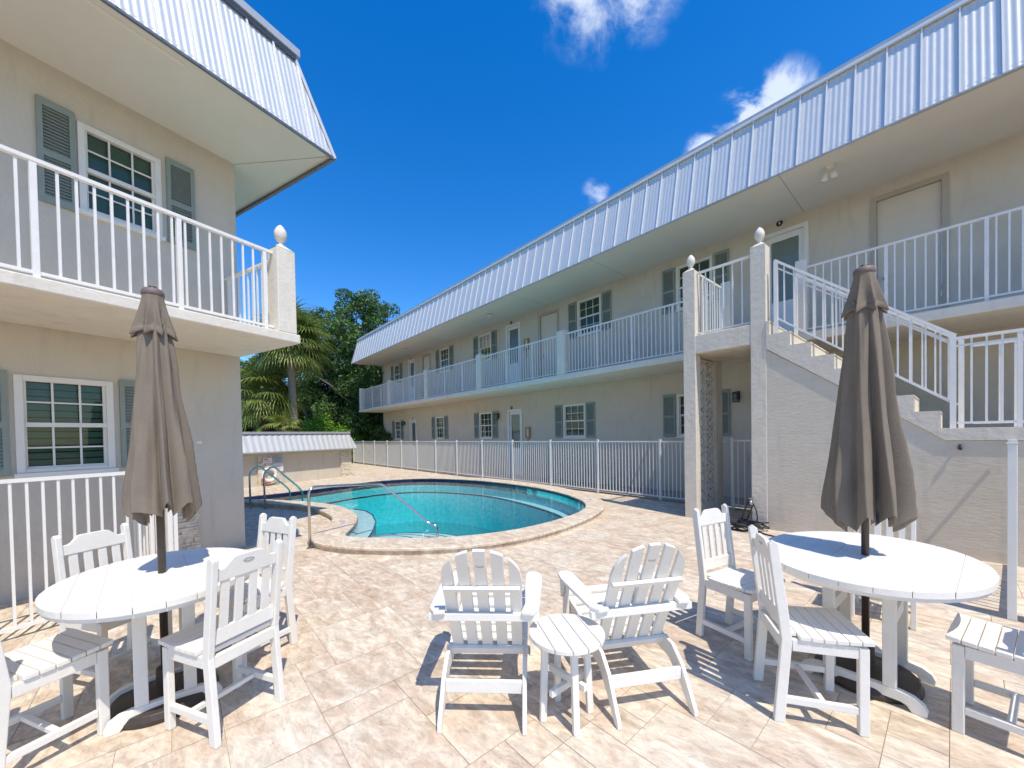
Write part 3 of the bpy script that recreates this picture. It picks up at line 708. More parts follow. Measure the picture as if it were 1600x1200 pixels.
railing(rb, (-.02, .21), (-.02, NB), ZF+.05, RT-.02, [.1, .95])                     # return rail beside the landing
# landing pillars
def finial(parent, x, y, z, s=1.0):
    pr = [(.060, 0), (.060, .014), (.030, .028), (.026, .05), (.036, .062), (.044, .075), (.062, .11), (.072, .15), (.070, .19), (.056, .23), (.034, .262), (.012, .285), (.002, .29)]
    f = MB().lathe([(r*s, z+h*s) for r, h in pr], x, y, 20)
    for v in f.v:
        h = (v.z-z)/s
        if h > .07:
            a = math.atan2(v.y-y, v.x-x); k = 1+.05*abs(sin(4*a+h*30)); v.x = x+(v.x-x)*k; v.y = y+(v.y-y)*k
    return f.build('finial', PAINTC, parent, smooth=True)
def pillar(parent, x0, x1, y0, y1, z0, z1):
    p = MB(); p.box(x0, x1, y0, y1, z0, z1)
    cx, cy = (x0+x1)/2, (y0+y1)/2; h = (x1-x0)/2
    o = len(p.v); p.add([(x0, y0, z1+.001), (x1, y0, z1+.001), (x1, y1, z1+.001), (x0, y1, z1+.001), (cx-h*.45, cy-h*.45, z1+.05), (cx+h*.45, cy-h*.45, z1+.05), (cx+h*.45, cy+h*.45, z1+.05), (cx-h*.45, cy+h*.45, z1+.05)],
                        [(0, 1, 5, 4), (1, 2, 6, 5), (2, 3, 7, 6), (3, 0, 4, 7), (4, 5, 6, 7)])
    q = p.build('pillar', PILL if parent.name == 'apartment_building' else PAINTC, parent, bevel=.008)
    finial(q, cx, cy, z1+.045, .92)
pillar(rb, -.22, -.012, 0, .205, 0, 4.26); pillar(rb, .825, 1.035, 0, .205, 0, 4.30)
railing(rb, (-.010, .10), (.823, .10), ZF+.04, RT-.02, (), .14)
# breeze block screen
sc = MB(); a0, a1 = .26, .98; zz0, zz1 = .18, 2.80; nr = 8; nc = 2; cw = (a1-a0)/nc; ch_ = (zz1-zz0)/nr; xs_, xe = -.135, -.10
sc.box(xs_, xe, a0-.055, a1, .0, zz0-.001)
for i in range(nc):
    for j in range(nr):
        y0 = a0+i*cw; z0 = zz0+j*ch_; y1 = y0+cw; z1 = z0+ch_; t = .028; g_ = .001
        sc.box(xs_, xe, y0+g_, y0+t, z0+g_, z1-g_); sc.box(xs_, xe, y1-t, y1-g_, z0+g_, z1-g_)
        sc.box(xs_, xe, y0+t, y1-t, z0+g_, z0+t); sc.box(xs_, xe, y0+t, y1-t, z1-t, z1-g_)
        cy, cz = (y0+y1)/2, (z0+z1)/2; xm = (xs_+xe)/2
        for sy in (-1, 1):
            for sz in (-1, 1):
                sc.beam((xm, cy+sy*(cw/2-t), cz+sz*.01), (xm, cy+sy*.01, cz+sz*(ch_/2-t)), .030, .036, (1, 0, 0))
        sc.prism([(cy-.085, cz), (cy, cz-.07), (cy+.085, cz), (cy, cz+.07)], lambda u, v: (xs_+.003, u, v), lambda u, v: (xe+.004, u, v))
bsn = sc.build('block_screen', PAINTC, rb)
MB().box(-.20, -.165, a0-.05, a1, zz0, zz1).build('screen_hole_shade', mat('painted_hole_shade', (.30, .25, .19), .9, var=(.22, .18, .14), vs=9), bsn)  # dark panel added behind the blocks, painting the shade of their holes
MB().box(-.24, -.06, .985, 1.28, 0, 2.828).build('screen_pier', STUCCO, rb)
# ---- stair
rs = [1.08, 1.335, 1.58, 1.83, 2.075, 2.325, 2.57, 2.785]; zs_ = [2.935, 2.733, 2.532, 2.331, 2.13, 1.93, 1.73]
st = []; LZ = 1.483
st.append((1.036, ZF)); st.append((rs[0], ZF)); z = ZF
for i in range(7):
    z2 = ZF-(i+1)*(ZF-LZ)/8; st.append((rs[i], z2)); st.append((rs[i+1], z2))
st.append((rs[7], LZ)); st.append((4.9, LZ)); st.append((4.9, LZ-.14)); st.append((2.83, LZ-.14)); st.append((1.036, 2.72))
sm_ = MB().prism(st, lambda u, v: (u, -.012, v), lambda u, v: (u, 1.12, v)); stair = sm_.build('staircase', PILL, rb)
ns = MB()
for i in range(8):
    z2 = ZF-i*(ZF-LZ)/8
    ns.box(rs[i]+.001, rs[i]+.006, -.002, 1.11, z2-.03, z2-.022)
ns.build('tread_lines', GROUT, stair)
pw = [(1.036, 0), (5.2, 0), (5.2, LZ-.145), (2.835, LZ-.145), (1.036, 2.71)]
MB().prism(pw, lambda u, v: (u, .006, v), lambda u, v: (u, 1.05, v)).build('stair_wall', STUCCO2, rb)
def slope_rail(y, xa, za, xb, zb, ba, bb, posts):
    s_ = MB(); s_.beam((xa, y, za), (xb, y, zb), .044, .03, (0, 1, 0)); s_.beam((xa, y, ba), (xb, y, bb), .026, .024, (0, 1, 0))
    k = 15
    for i in range(1, k):
        t = i/k; x = xa+(xb-xa)*t; s_.box(x-.0085, x+.0085, y-.0085, y+.0085, ba+(bb-ba)*t, za+(zb-za)*t-.012)
    s_.beam((xa, y+.03, za-.09), (xb, y+.03, zb-.09), .02, .02, (0, 1, 0))
    r = s_.build('stair_railing', RAILW, stair)
    for x in posts:
        t = (x-xa)/(xb-xa); b0 = min([ZF]+[ZF-(i+1)*(ZF-LZ)/8 for i in range(8) if x > rs[i]-.02])
        MB().box(x-.025, x+.025, y-.025, y+.025, b0+.002, za+(zb-za)*t+.006).build('post', RAILW, r)
slope_rail(.08, 1.13, 4.03, 2.90, 2.55, 3.19, 1.76, (1.145, 2.88))
slope_rail(.95, 1.19, 4.03, 2.96, 2.60, 3.17, 1.76, (1.20, 2.95))
railing(stair, (2.91, .08), (4.85, .08), LZ+.05, 2.53, [.44, 1.18], .105, mid2=.10)
railing(stair, (3.05, 1.03), (4.85, 1.03), LZ+.05, 2.55, [.34, 1.1], .105)
hb = MB().tube([(2.93, .004, 1.29), (2.93, -.022, 1.28), (2.935, -.028, 1.235)], .012, 8); hb.box(2.91, 2.95, -.03, -.018, 1.25, 1.262)
hb.build('hose_bib', DARK, rb)
dp = MB().tube([(-L_-.03, NW-.06, 0), (-L_-.03, NW-.06, ZB)], .035, 10); dp.build('downspout', DARK, rb, smooth=True)

# wall / ceiling fixtures (things of their own)
def fixture(name, pos, label, cat, build, group=None):
    o = empty(name, pos, RROT, label, cat, group); build(o); return o
def flood(o):
    MB().lathe([(.0, 0), (.06, 0), (.06, -.03), (.03, -.05), (.0, -.05)], 0, 0, 18).build('canopy_plate', PAINTC, o)
    for s_ in (-1, 1):
        k = MB().tube([(0, 0, -.04), (.02*s_, -.01, -.07), (.04*s_, -.02, -.10)], .012, 8).build('arm', PAINTC, o)
        MB().tube([(.035*s_, -.015, -.095), (.05*s_, -.03, -.15), (.062*s_, -.045, -.235)], [.022, .035, .05], 14).build('lamp_head', PAINTC, o, smooth=True)
fixture('flood_light', Rw(-1.56, 1.42, ZE-.001), 'cream twin spotlight hanging under the right roof overhang', 'spotlight', flood)
def dome(o):
    MB().lathe([(.0, 0), (.10, 0), (.10, -.02), (.0, -.02)], 0, 0, 20).build('base_plate', STEEL, o)
    MB().lathe([(.09, -.02), (.085, -.045), (.05, -.07), (.0, -.078)], 0, 0, 20).build('lamp_shade', VINYL, o, smooth=True)
dl = [fixture('ceiling_light', Rw(7.9, 1.75, ZE-.001), 'small round ceiling light above the white upstairs door, nearest one', 'ceiling light', dome, 'round lights under the right roof overhang')]
c2 = copy_tree(dl[0]); c2.location = Rw(14.6, 1.75, ZE-.001); c2['label'] = 'small round ceiling light under the far end of the long roof'
def lantern(o):
    MB().box(-.045, .045, -.018, -.001, -.10, .08).build('back_plate', DARK, o)
    k = MB(); k.box(-.012, .012, -.12, -.018, .05, .066); 
    for x in (-.05, .05):
        for y in (-.17, -.07): k.box(x-.006, x+.006, y-.006, y+.006, -.15, .03)
    k.box(-.062, .062, -.182, -.058, .03, .045); k.box(-.045, .045, -.165, -.075, .045, .06); k.box(-.056, .056, -.176, -.064, -.165, -.15)
    k.build('cage', DARK, o); MB().box(-.042, .042, -.162, -.078, -.148, .028).build('glass', GLASS, o)
lt = fixture('wall_lantern', Rw(.27, NW, 2.30), 'dark lantern on the wall behind the gate, seen between pillars', 'wall lamp', lantern, 'dark lanterns on the ground floor wall')
for a, z, lb in ((8.72, 2.28, 'dark lantern beside the white ground floor door in the middle'), (16.85, 2.28, 'dark lantern beside the farthest ground floor window')):
    c2 = copy_tree(lt); c2.location = Rw(a, NW, z); c2['label'] = lb
def meter(o):
    MB().box(-.11, .11, -.07, -.001, -.18, .22).build('cabinet', BOXM, o, bevel=.006)
    MB().box(.03, .085, -.10, -.072, -.12, .16).build('cover', PAINTC, o, bevel=.004)
    MB().tube([(0, -.04, -.18), (0, -.04, -.42)], .018, 8).build('conduit', BOXM, o)
mt = fixture('meter_box', Rw(7.04, NW, 4.68), 'tan utility box right of the upstairs white door', 'utility box', meter, 'tan utility boxes')
c2 = copy_tree(mt); c2.location = Rw(7.05, NW, 1.56); c2['label'] = 'tan utility box right of the ground floor white door, behind the fence'

# ------------------------------------------------------------------ pool fence (right)
def fence(name, loc, rz, length, h, posts, label, cat='fence', group=None, sp=.1, caps=False, z0=.075):
    o = empty(name, loc, rz, label, cat, group); s_ = MB()
    s_.box(0, length, -.014, .014, h-.03, h); s_.box(0, length, -.014, .014, z0, z0+.028)
    k = round(length/sp)
    for i in range(1, k):
        x = length*i/k
        if any(abs(x-q) < .03 for q in posts): continue
        s_.box(x-.008, x+.008, -.008, .008, z0+.028, h-.03)
    s_.build('picket_panel', WHITE, o)
    for q in posts:
        p = MB().box(q-.024, q+.024, -.024, .024, .004, h+.03).build('post', WHITE, o, bevel=.003)
        MB().box(q-.028, q+.028, -.028, .028, h+.031, h+.042).build('post_cap', WHITE, p)
    return o
P = Rw(20.85, NB)
fence('pool_fence', (P.x, P.y, 0), RROT, 20.85-.02, 1.31, [20.85-a for a in (1.35, 3.01, 4.64, 6.27, 7.89, 9.49, 11.07, 12.69, 14.26, 15.88, 17.54, 19.19, 20.8)], 'long white picket fence between the pool and the long apartment block', sp=.088)
P = Rw(-.09, NB)
fence('gate', (P.x, P.y, 0), RROT, 1.25, 1.33, [.02, 1.22], 'short white picket gate beyond the two landing pillars', 'gate', sp=.11)
P = Rw(-3.18, -1.88)
fence('picket_fence', (P.x, P.y, 0), R(37.4), 1.86, 1.33, [.0, .95], 'white picket fence at the right picture edge running back to the stair wall', sp=.095)
P = Rw(-3.24, -1.88)
fence('gate', (P.x, P.y, 0), RROT, 1.3, 1.30, [.03, 1.25], 'white gate cut by the right picture edge, beside the fence post', 'gate', sp=.095)

# ------------------------------------------------------------------ LEFT BUILDING (local x=b, y=m)
lb = empty('apartment_building', (LX, LY, 0), LROT, 'two storey beige apartment block at the left edge with balcony corner post', 'building')
LZE = 5.325; BD = 1.415; SB, STP = 2.658, 2.764
hl = [(-1.96, -1.30, 1.22, 2.16), (-1.48, -.82, 3.97, 4.88)]
wl = MB(); wall_holes(wl, -8, 0, 0, LZE, 0, hl)
wl.add([(0, 0, 0), (0, 9, 0), (0, 9, LZE), (0, 0, LZE)], [(0, 1, 2, 3)]); wl.add([(-8, 0, 0), (-8, 9, 0), (-8, 9, LZE), (-8, 0, LZE)], [(0, 1, 2, 3)]); wl.add([(-8, 9, 0), (0, 9, 0), (0, 9, LZE), (-8, 9, LZE)], [(0, 1, 2, 3)])
wl.build('wall', STUCCO, lb, recalc=False)
for h in hl: window(lb, *h, 0, near=True)
shutter(lb, -2.32, -2.01, 1.20, 2.20, 0); shutter(lb, -1.24, -.96, 1.22, 2.20, 0)
shutter(lb, -1.77, -1.51, 3.92, 4.95, 0); shutter(lb, -.76, -.48, 3.94, 4.96, 0)
wc = MB(); wc.box(-1.99, -1.27, -.004, .02, 2.175, 2.205); 
sl = MB(); sl.box(-8, .004, -BD, -.002, SB, STP); sl.build('balcony_slab', PAINTC, lb, bevel=.012)
pillar(lb, -.25, -.035, -BD+.006, -BD+.21, STP+.001, 3.745)
yy = -BD+.11
railing(lb, (-8, yy), (-.252, yy), STP+.045, 3.70, [8-2.03, 8-1.13, 8-2.93, 8-3.83, 8-.34], .104)
railing(lb, (-.14, -BD+.215), (-.14, -.01), STP+.045, 3.70, [.12, 1.12], .11)
so = MB(); so.box(-8, .60, -1.29, .3, LZE, LZE+.05); so.box(.001, .60, .3, 9, LZE, LZE+.05); sfo = so.build('soffit', SOFFIT, lb)
sv = MB(); sv.box(-3.5, -.95, -1.17, -1.13, LZE-.004, LZE+.001); sv.build('soffit_vents', PAINTC, sfo)
sv = MB(); sv.beam((.0, 0, LZE-.001), (.58, -1.27, LZE-.001), .006, .004); sv.build('soffit_joints', GROUT, sfo)
LT = 6.55; LI = .33
nseam = 28; x1 = .615; mr_ = mansard(lb, x1-nseam*.305, x1, -1.30, LZE-.01, LT, LI, 'x1', .305)
ef = MB(); ef.add([(x1, -1.30, LZE-.01), (x1-LI, -1.30+LI, LT), (x1-LI, 8, LT), (x1, 8, LZE-.01)], [(0, 1, 2, 3)]); ef.build('end_panel', GALV, mr_)
MB().box(x1-nseam*.305, x1+.02, -1.322, -1.29, LZE-.036, LZE-.011).box(x1-.02, x1+.02, -1.29, 8, LZE-.04, LZE-.011).build('drip_edge', GALVD, mr_)
MB().box(x1-nseam*.305, x1-LI+.05, -1.30+LI-.075, -1.30+LI+.03, LT+.0, LT+.095).box(x1-LI-.03, x1-LI+.05, -1.30+LI+.03, 8, LT, LT+.095).build('parapet_cap', GALVT, mr_)
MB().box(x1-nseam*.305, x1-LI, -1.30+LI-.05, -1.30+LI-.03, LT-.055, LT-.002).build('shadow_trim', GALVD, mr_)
MB().beam((x1+.012, -1.315, LZE-.03), (x1-LI+.012, -1.30+LI-.015, LT), .05, .035).build('hip_trim', GALVT, mr_)
MB().box(x1-nseam*.305, x1-LI-.03, -1.30+LI+.03, 8, LT-.15, LT-.05).build('flat_roof', ROOFM, mr_)
# stacked stone veneer low on the wall
def stone(mb, x0, x1, y, z0, z1, rnd, row=.045, dep=.03):
    z = z0
    while z < z1-.005:
        h = min(row*rnd.uniform(.7, 1.35), z1-z); x = x0
        while x < x1-.005:
            w_ = min(rnd.uniform(.07, .22), x1-x)
            d = rnd.uniform(.3, 1)*dep; mb.box(x+.0015, x+w_-.0015, y-d, y+.004, z+.0015, z+h-.0015); x += w_
        z += h
rnd = random.Random(5)
sv = MB(); stone(sv, -1.02, -.535, -.004, .0, .64, rnd); sv.build('stone_veneer', STONE, lb)
MB().box(-.54, -.48, -.012, -.001, 1.46, 1.50).build('wall_plate', VINYL, lb)
# left fence
P = Lw(-6, -1.16)
fence('picket_fence', (P.x, P.y, 0), LROT, 4.8, 1.235, [1.0, 4.78], 'white picket fence under the left ground floor window', sp=.082)
P = Lw(-1.19, -1.16)
fence('picket_fence', (P.x, P.y, 0), LROT+pi/2, 1.10, 1.235, [.0], 'short white picket fence return meeting the left building wall', sp=.085)

# ------------------------------------------------------------------ LOW POOL WALL
lw = empty('low_wall', (-6.443, 15.195, 0), LROT, 'low beige wall with small metal roof and stacked stone piers at the back of the pool', 'wall')
k = MB(); k.box(-8, .05, .05, .35, 0, 1.70); k.build('wall', STUCCO, lw)
for (a, b) in ((-.39, .07), (-3.40, -2.63)):
    k = MB(); k.box(a, b, .0, .06, 0, 1.02); stone(k, a, b, 0, 0, .98, rnd, .085, .045); k.build('stone_pier', STONE, lw)
k = MB(); k.box(-8, .10, -.02, .055, .98, 1.13); k.build('trim_band', STUCCO, lw)
cols = 8*26; b0 = []; t0 = []; X0, X1 = -8.1, .17
for i in range(cols+1):
    x = X0+(X1-X0)*i/cols; off = -.018*(.5-.5*cos(2*pi*i/5)); tm = min(1, (X1-x)/.16)
    b0.append((x, -.24+off, 1.115)); t0.append((x, -.24+off+.22*tm, 1.115+.56*tm))
rf = MB().ribbon([b0, t0]).build('metal_roof', GALV, lw, smooth=True)
MB().box(X0, X1-.12, -.045, .40, 1.68, 1.755).build('roof_cap', GALVT, rf)
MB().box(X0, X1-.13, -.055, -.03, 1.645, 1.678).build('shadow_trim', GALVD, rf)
MB().box(X0, X1+.01, -.275, -.236, 1.075, 1.114).build('drip_edge', GALVT, rf)
MB().add([(X1, -.24, 1.115), (X1-.13, -.02, 1.68), (X1-.13, .4, 1.68), (X1, .62, 1.115)], [(0, 1, 2, 3)]).build('end_panel', GALV, rf)
def at_wall(b, m, z):
    t = R(LAZ); return Vector((-6.443+b*sin(t)-m*cos(t), 15.195+b*cos(t)+m*sin(t), z))
# ring buoy, hook and sign on it
rbuoy = empty('ring_buoy', at_wall(-3.10, -.10, .36), LROT, 'white life ring hanging on the stone pier of the low back wall', 'life ring')
rows = []
for i in range(28):
    a = 2*pi*i/28; rows.append([(cos(a)*(.20+.055*cos(b)), .055*sin(b)*.8, sin(a)*(.20+.055*cos(b))) for b in [2*pi*j/12 for j in range(12)]])
rows.append(rows[0]); MB().ribbon(rows, True).build('ring', ORANGE, rbuoy, smooth=True)
MB().tube([(.28*cos(2*pi*i/24), -.03, .28*sin(2*pi*i/24)-.02*(i % 6 == 3)) for i in range(25)], .008, 6).build('rope', VINYL, rbuoy)
MB().tube([(-.24, -.02, -.10), (-.2, -.05, -.2), (-.1, -.04, -.25), (.0, -.05, -.23)], .022, 8).build('grab_line', RED, rbuoy)
sg = empty('wall_sign', at_wall(-2.80, -.04, .70), LROT, 'white and grey notice panel on the stone pier right of the life ring', 'sign')
MB().box(-.16, .18, -.012, 0, -.26, .0).build('lower_panel', TILEW, sg); MB().box(-.16, .18, -.012, 0, .004, .24).build('upper_panel', GREY, sg)
k = MB()
for i in range(5): k.box(-.13, .13-.03*(i % 3), -.0145, -.0125, -.05-i*.035, -.04-i*.035)
for i in range(4): k.box(-.13, .13-.04*(i % 2), -.0145, -.0125, .19-i*.04, .203-i*.04)
k.build('print', mat('dark_print', (.12, .14, .2), .6), sg)
sg2 = empty('wall_sign', at_wall(-3.12, -.04, .85), LROT, 'small white notice above the life ring on the stone pier', 'sign')
MB().box(-.14, .14, -.012, 0, -.10, .06).build('panel', TILEW, sg2); MB().box(-.11, .02, -.0145, -.0125, -.01, .02).box(-.11, .09, -.0145, -.0125, -.06, -.045).build('print', RED, sg2)

# ------------------------------------------------------------------ FURNITURE
PB = .004
def slat_back(mb, x0, x1, f, z0, z1, nsl): pass
def make_chair():
    o = empty('dining_chair', label='x', cat='chair')
    w2 = .172
    def back_y(z):       # curve of the rear post (y at height z), rear = -Y
        if z < .43: return -.185+.035*(z/.43)
        t = (z-.43)/.49; return -.150-.055*t-.0*t*t
    for s_ in (-1, 1):
        zs = [0, .12, .25, .36, .43, .50, .62, .76, .88, .915]; poly = []
        prof = [(back_y(z)-.024, z) for z in zs] + [(back_y(.93)-.002, .932)] + [(back_y(z)+.024*(1 if z < .7 else .85), z) for z in reversed(zs)]
        x = s_*w2
        k = MB().prism(prof, lambda u, v, x=x: (x-.015, u, v), lambda u, v, x=x: (x+.015, u, v)); k.build('rear_leg', POLY, o, bevel=PB)
        MB().box(x-.016, x+.016, .150, .192, 0, .432).build('front_leg', POLY, o, bevel=PB)
    # seat slats (contoured)
    k = MB(); n_ = 7; y0, y1 = -.150, .212
    for i in range(n_):
        a = y0+(y1-y0)*i/n_+.0018; b = y0+(y1-y0)*(i+1)/n_-.0018
        za = .436+.012*((i/n_-.35)*1.6)**2; zb = .436+.012*(((i+1)/n_-.35)*1.6)**2
        xw = .195 if i > 0 else .155
        k.add([(-xw, a, za), (xw, a, za), (xw, b, zb), (-xw, b, zb), (-xw, a, za+.022), (xw, a, za+.022), (xw, b, zb+.022), (-xw, b, zb+.022)],
              [(0, 3, 2, 1), (4, 5, 6, 7), (0, 1, 5, 4), (1, 2, 6, 5), (2, 3, 7, 6), (3, 0, 4, 7)])
    k.build('seat', POLY, o, bevel=.003)
    k = MB()
    for s_ in (-1, 1): k.box(s_*w2-.013, s_*w2+.013, -.126, .149, .375, .434)
    k.box(-w2+.017, w2-.017, .158, .184, .375, .434); k.box(-w2+.0165, w2-.0165, -.172, -.146, .37, .43)
    k.build('apron', POLY, o, bevel=.003)
    k = MB()
    for s_ in (-1, 1): k.box(s_*w2-.012, s_*w2+.012, -.155, .149, .10, .135)
    k.box(-w2+.013, w2-.013, .0, .026, .105, .13); k.build('stretcher', POLY, o, bevel=.003)
    # back rest: arched top rail, lower rail, slats
    pts = [(-w2+.016, .80), (w2-.016, .80)]; top = []
    for i in range(21):
        u = 1-2*i/20; x = u*(w2-.016); a = abs(u)
        z = .862 + .048*(0 if a > .82 else (.5+.5*cos(pi*max(0, (a-.42))/.40)) if a > .42 else 1)
        top.append((x, z))
    poly = pts+top
    k = MB().prism(poly, lambda u, v: (u, back_y(v)-.011, v), lambda u, v: (u, back_y(v)+.011, v)); tr_ = k.build('top_rail', POLY, o, bevel=.003)
    k = MB(); yb_ = back_y(.86)
    k.tube([(-.028, yb_-.013, .872), (-.014, yb_-.0135, .879), (.014, yb_-.0135, .879), (.028, yb_-.013, .872), (.014, yb_-.0135, .865), (-.014, yb_-.0135, .865), (-.028, yb_-.013, .872)], .0016, 5).build('emblem', STEEL, tr_)
    MB().beam((-w2+.016, back_y(.52), .52), (w2-.016, back_y(.52), .52), .022, .075, (0, 1, 0)).build('lower_rail', POLY, o, bevel=.003)
    sl_ = []
    for i in range(4):
        x = (-1.5+i)*.072
        MB().beam((x, back_y(.555), .555), (x, back_y(.802), .802), .042, .012, (1, 0, 0)).build('back_slat', POLY, o, bevel=.002)
    return o
ch = make_chair()
CH = [(-1.590, 2.085, (-.935, .353), 'white slatted dining chair nearest the camera, pulled to the right side of the left table'),
      (-1.860, 2.700, (-.42, -.91), 'white dining chair on the pool side of the left table, before the bent pool handrail'),
      (-2.352, 1.858, (.34, .94), 'white dining chair cut by the left picture edge, front of the left table'),
      (-2.570, 2.470, (.97, -.25), 'white dining chair behind the left table, against the picket fence'),
      (1.590, 2.720, (.47, -.88), 'white dining chair on the pool side of the right table, just before the landing pillars'),
      (1.577, 2.070, (.955, -.297), 'white dining chair with its back to the adirondacks, left of the right table'),
      (2.955, 3.070, (-.72, -.69), 'white dining chair behind the right table, before the stair wall'),
      (2.405, 1.825, (-.575, .82), 'white dining chair seat and front legs cut by the right picture edge')]
for i, (x, y, f, lbl) in enumerate(CH): place(ch, x, y, f, lbl, 'white dining chairs round the two tables', i == 0)

def make_table(A, B, sep=.20, lo=.13, L2=.27):
    """A,B: semi axes along local y (long) and x"""
    o = empty('dining_table', label='x', cat='table')
    # plank top, planks run along local y
    npl = 8; k = MB(); zt = .74; th = .032
    def hw(x, s=1): return A*s*math.sqrt(max(0, 1-(x/(B*s))**2))
    for i in range(npl):
        x0 = -B+2*B*i/npl+.0012; x1 = -B+2*B*(i+1)/npl-.0012
        if i == 0: x0 = -B+.001
        if i == npl-1: x1 = B-.001
        xs = [x0+(x1-x0)*j/8 for j in range(9)]
        poly = [(x, -hw(x)) for x in xs]+[(x, hw(x)) for x in reversed(xs)]
        k.prism(poly, lambda u, v: (u, v, zt-th), lambda u, v: (u, v, zt))
    k.build('tabletop', POLY, o, bevel=.0015)
    k = MB(); N_ = 72
    k.prism([(B*.97*cos(2*pi*j/N_), A*.97*sin(2*pi*j/N_)) for j in range(N_)], lambda u, v: (u, v, zt-.02), lambda u, v: (u, v, zt-.0035)); k.build('underlay', POLY, o); k = MB(); s1, s2 = .975, .90
    rows = []
    for s_, z in ((s1, zt-th-.001), (s1, zt-th-.022), (s2, zt-th-.022), (s2, zt-th-.001)):
        rows.append([(B*s_*cos(2*pi*j/N_), A*s_*sin(2*pi*j/N_), z) for j in range(N_)])
    rows.append(rows[0]); k.ribbon(rows, True); k.build('rim', POLY, o)
    for s_ in (-1, 1):
        y = s_*sep
        # curved foot beam along local x
        prof = [(-L2, 0), (-L2+.055, 0), (-L2+.075, .03), (-L2+.10, .038), (L2-.10, .038), (L2-.075, .03), (L2-.055, 0), (L2, 0), (L2+.004, .03), (L2-.012, .062), (L2-.05, .085), (L2-.10, .094), (-L2+.10, .094), (-L2+.05, .085), (-L2+.012, .062), (-L2-.004, .03)]
        MB().prism(prof, lambda u, v, y=y: (u, y-.018, v), lambda u, v, y=y: (u, y+.018, v)).build('foot', POLY, o, bevel=PB)
        for x in (-lo, lo):
            MB().box(x-.028, x+.028, y-.017, y+.017, .0945, .665).build('leg', POLY, o, bevel=PB)
        MB().box(-.32, .32, y-.017, y+.017, .666, .706).build('top_beam', POLY, o, bevel=.003)
        MB().box(-lo+.029, lo-.029, y-.014, y+.014, .60, .66).build('cross_rail', POLY, o, bevel=.003)
    for x in (-lo, lo): MB().box(x-.014, x+.014, -sep+.018, sep-.018, .40, .47).build('cross_rail', POLY, o, bevel=.003)
    return o
tL = make_table(.545, .46, .15, .10, .24); place(tL, -2.03, 2.205, (.69, -.72), 'left white oval plank table under the closed taupe umbrella', 'white oval plank tables', True)
tR = make_table(.63, .50); place(tR, 2.105, 2.295, (.785, .62), 'right white oval plank table with its umbrella, before the stair wall', 'white oval plank tables', True)

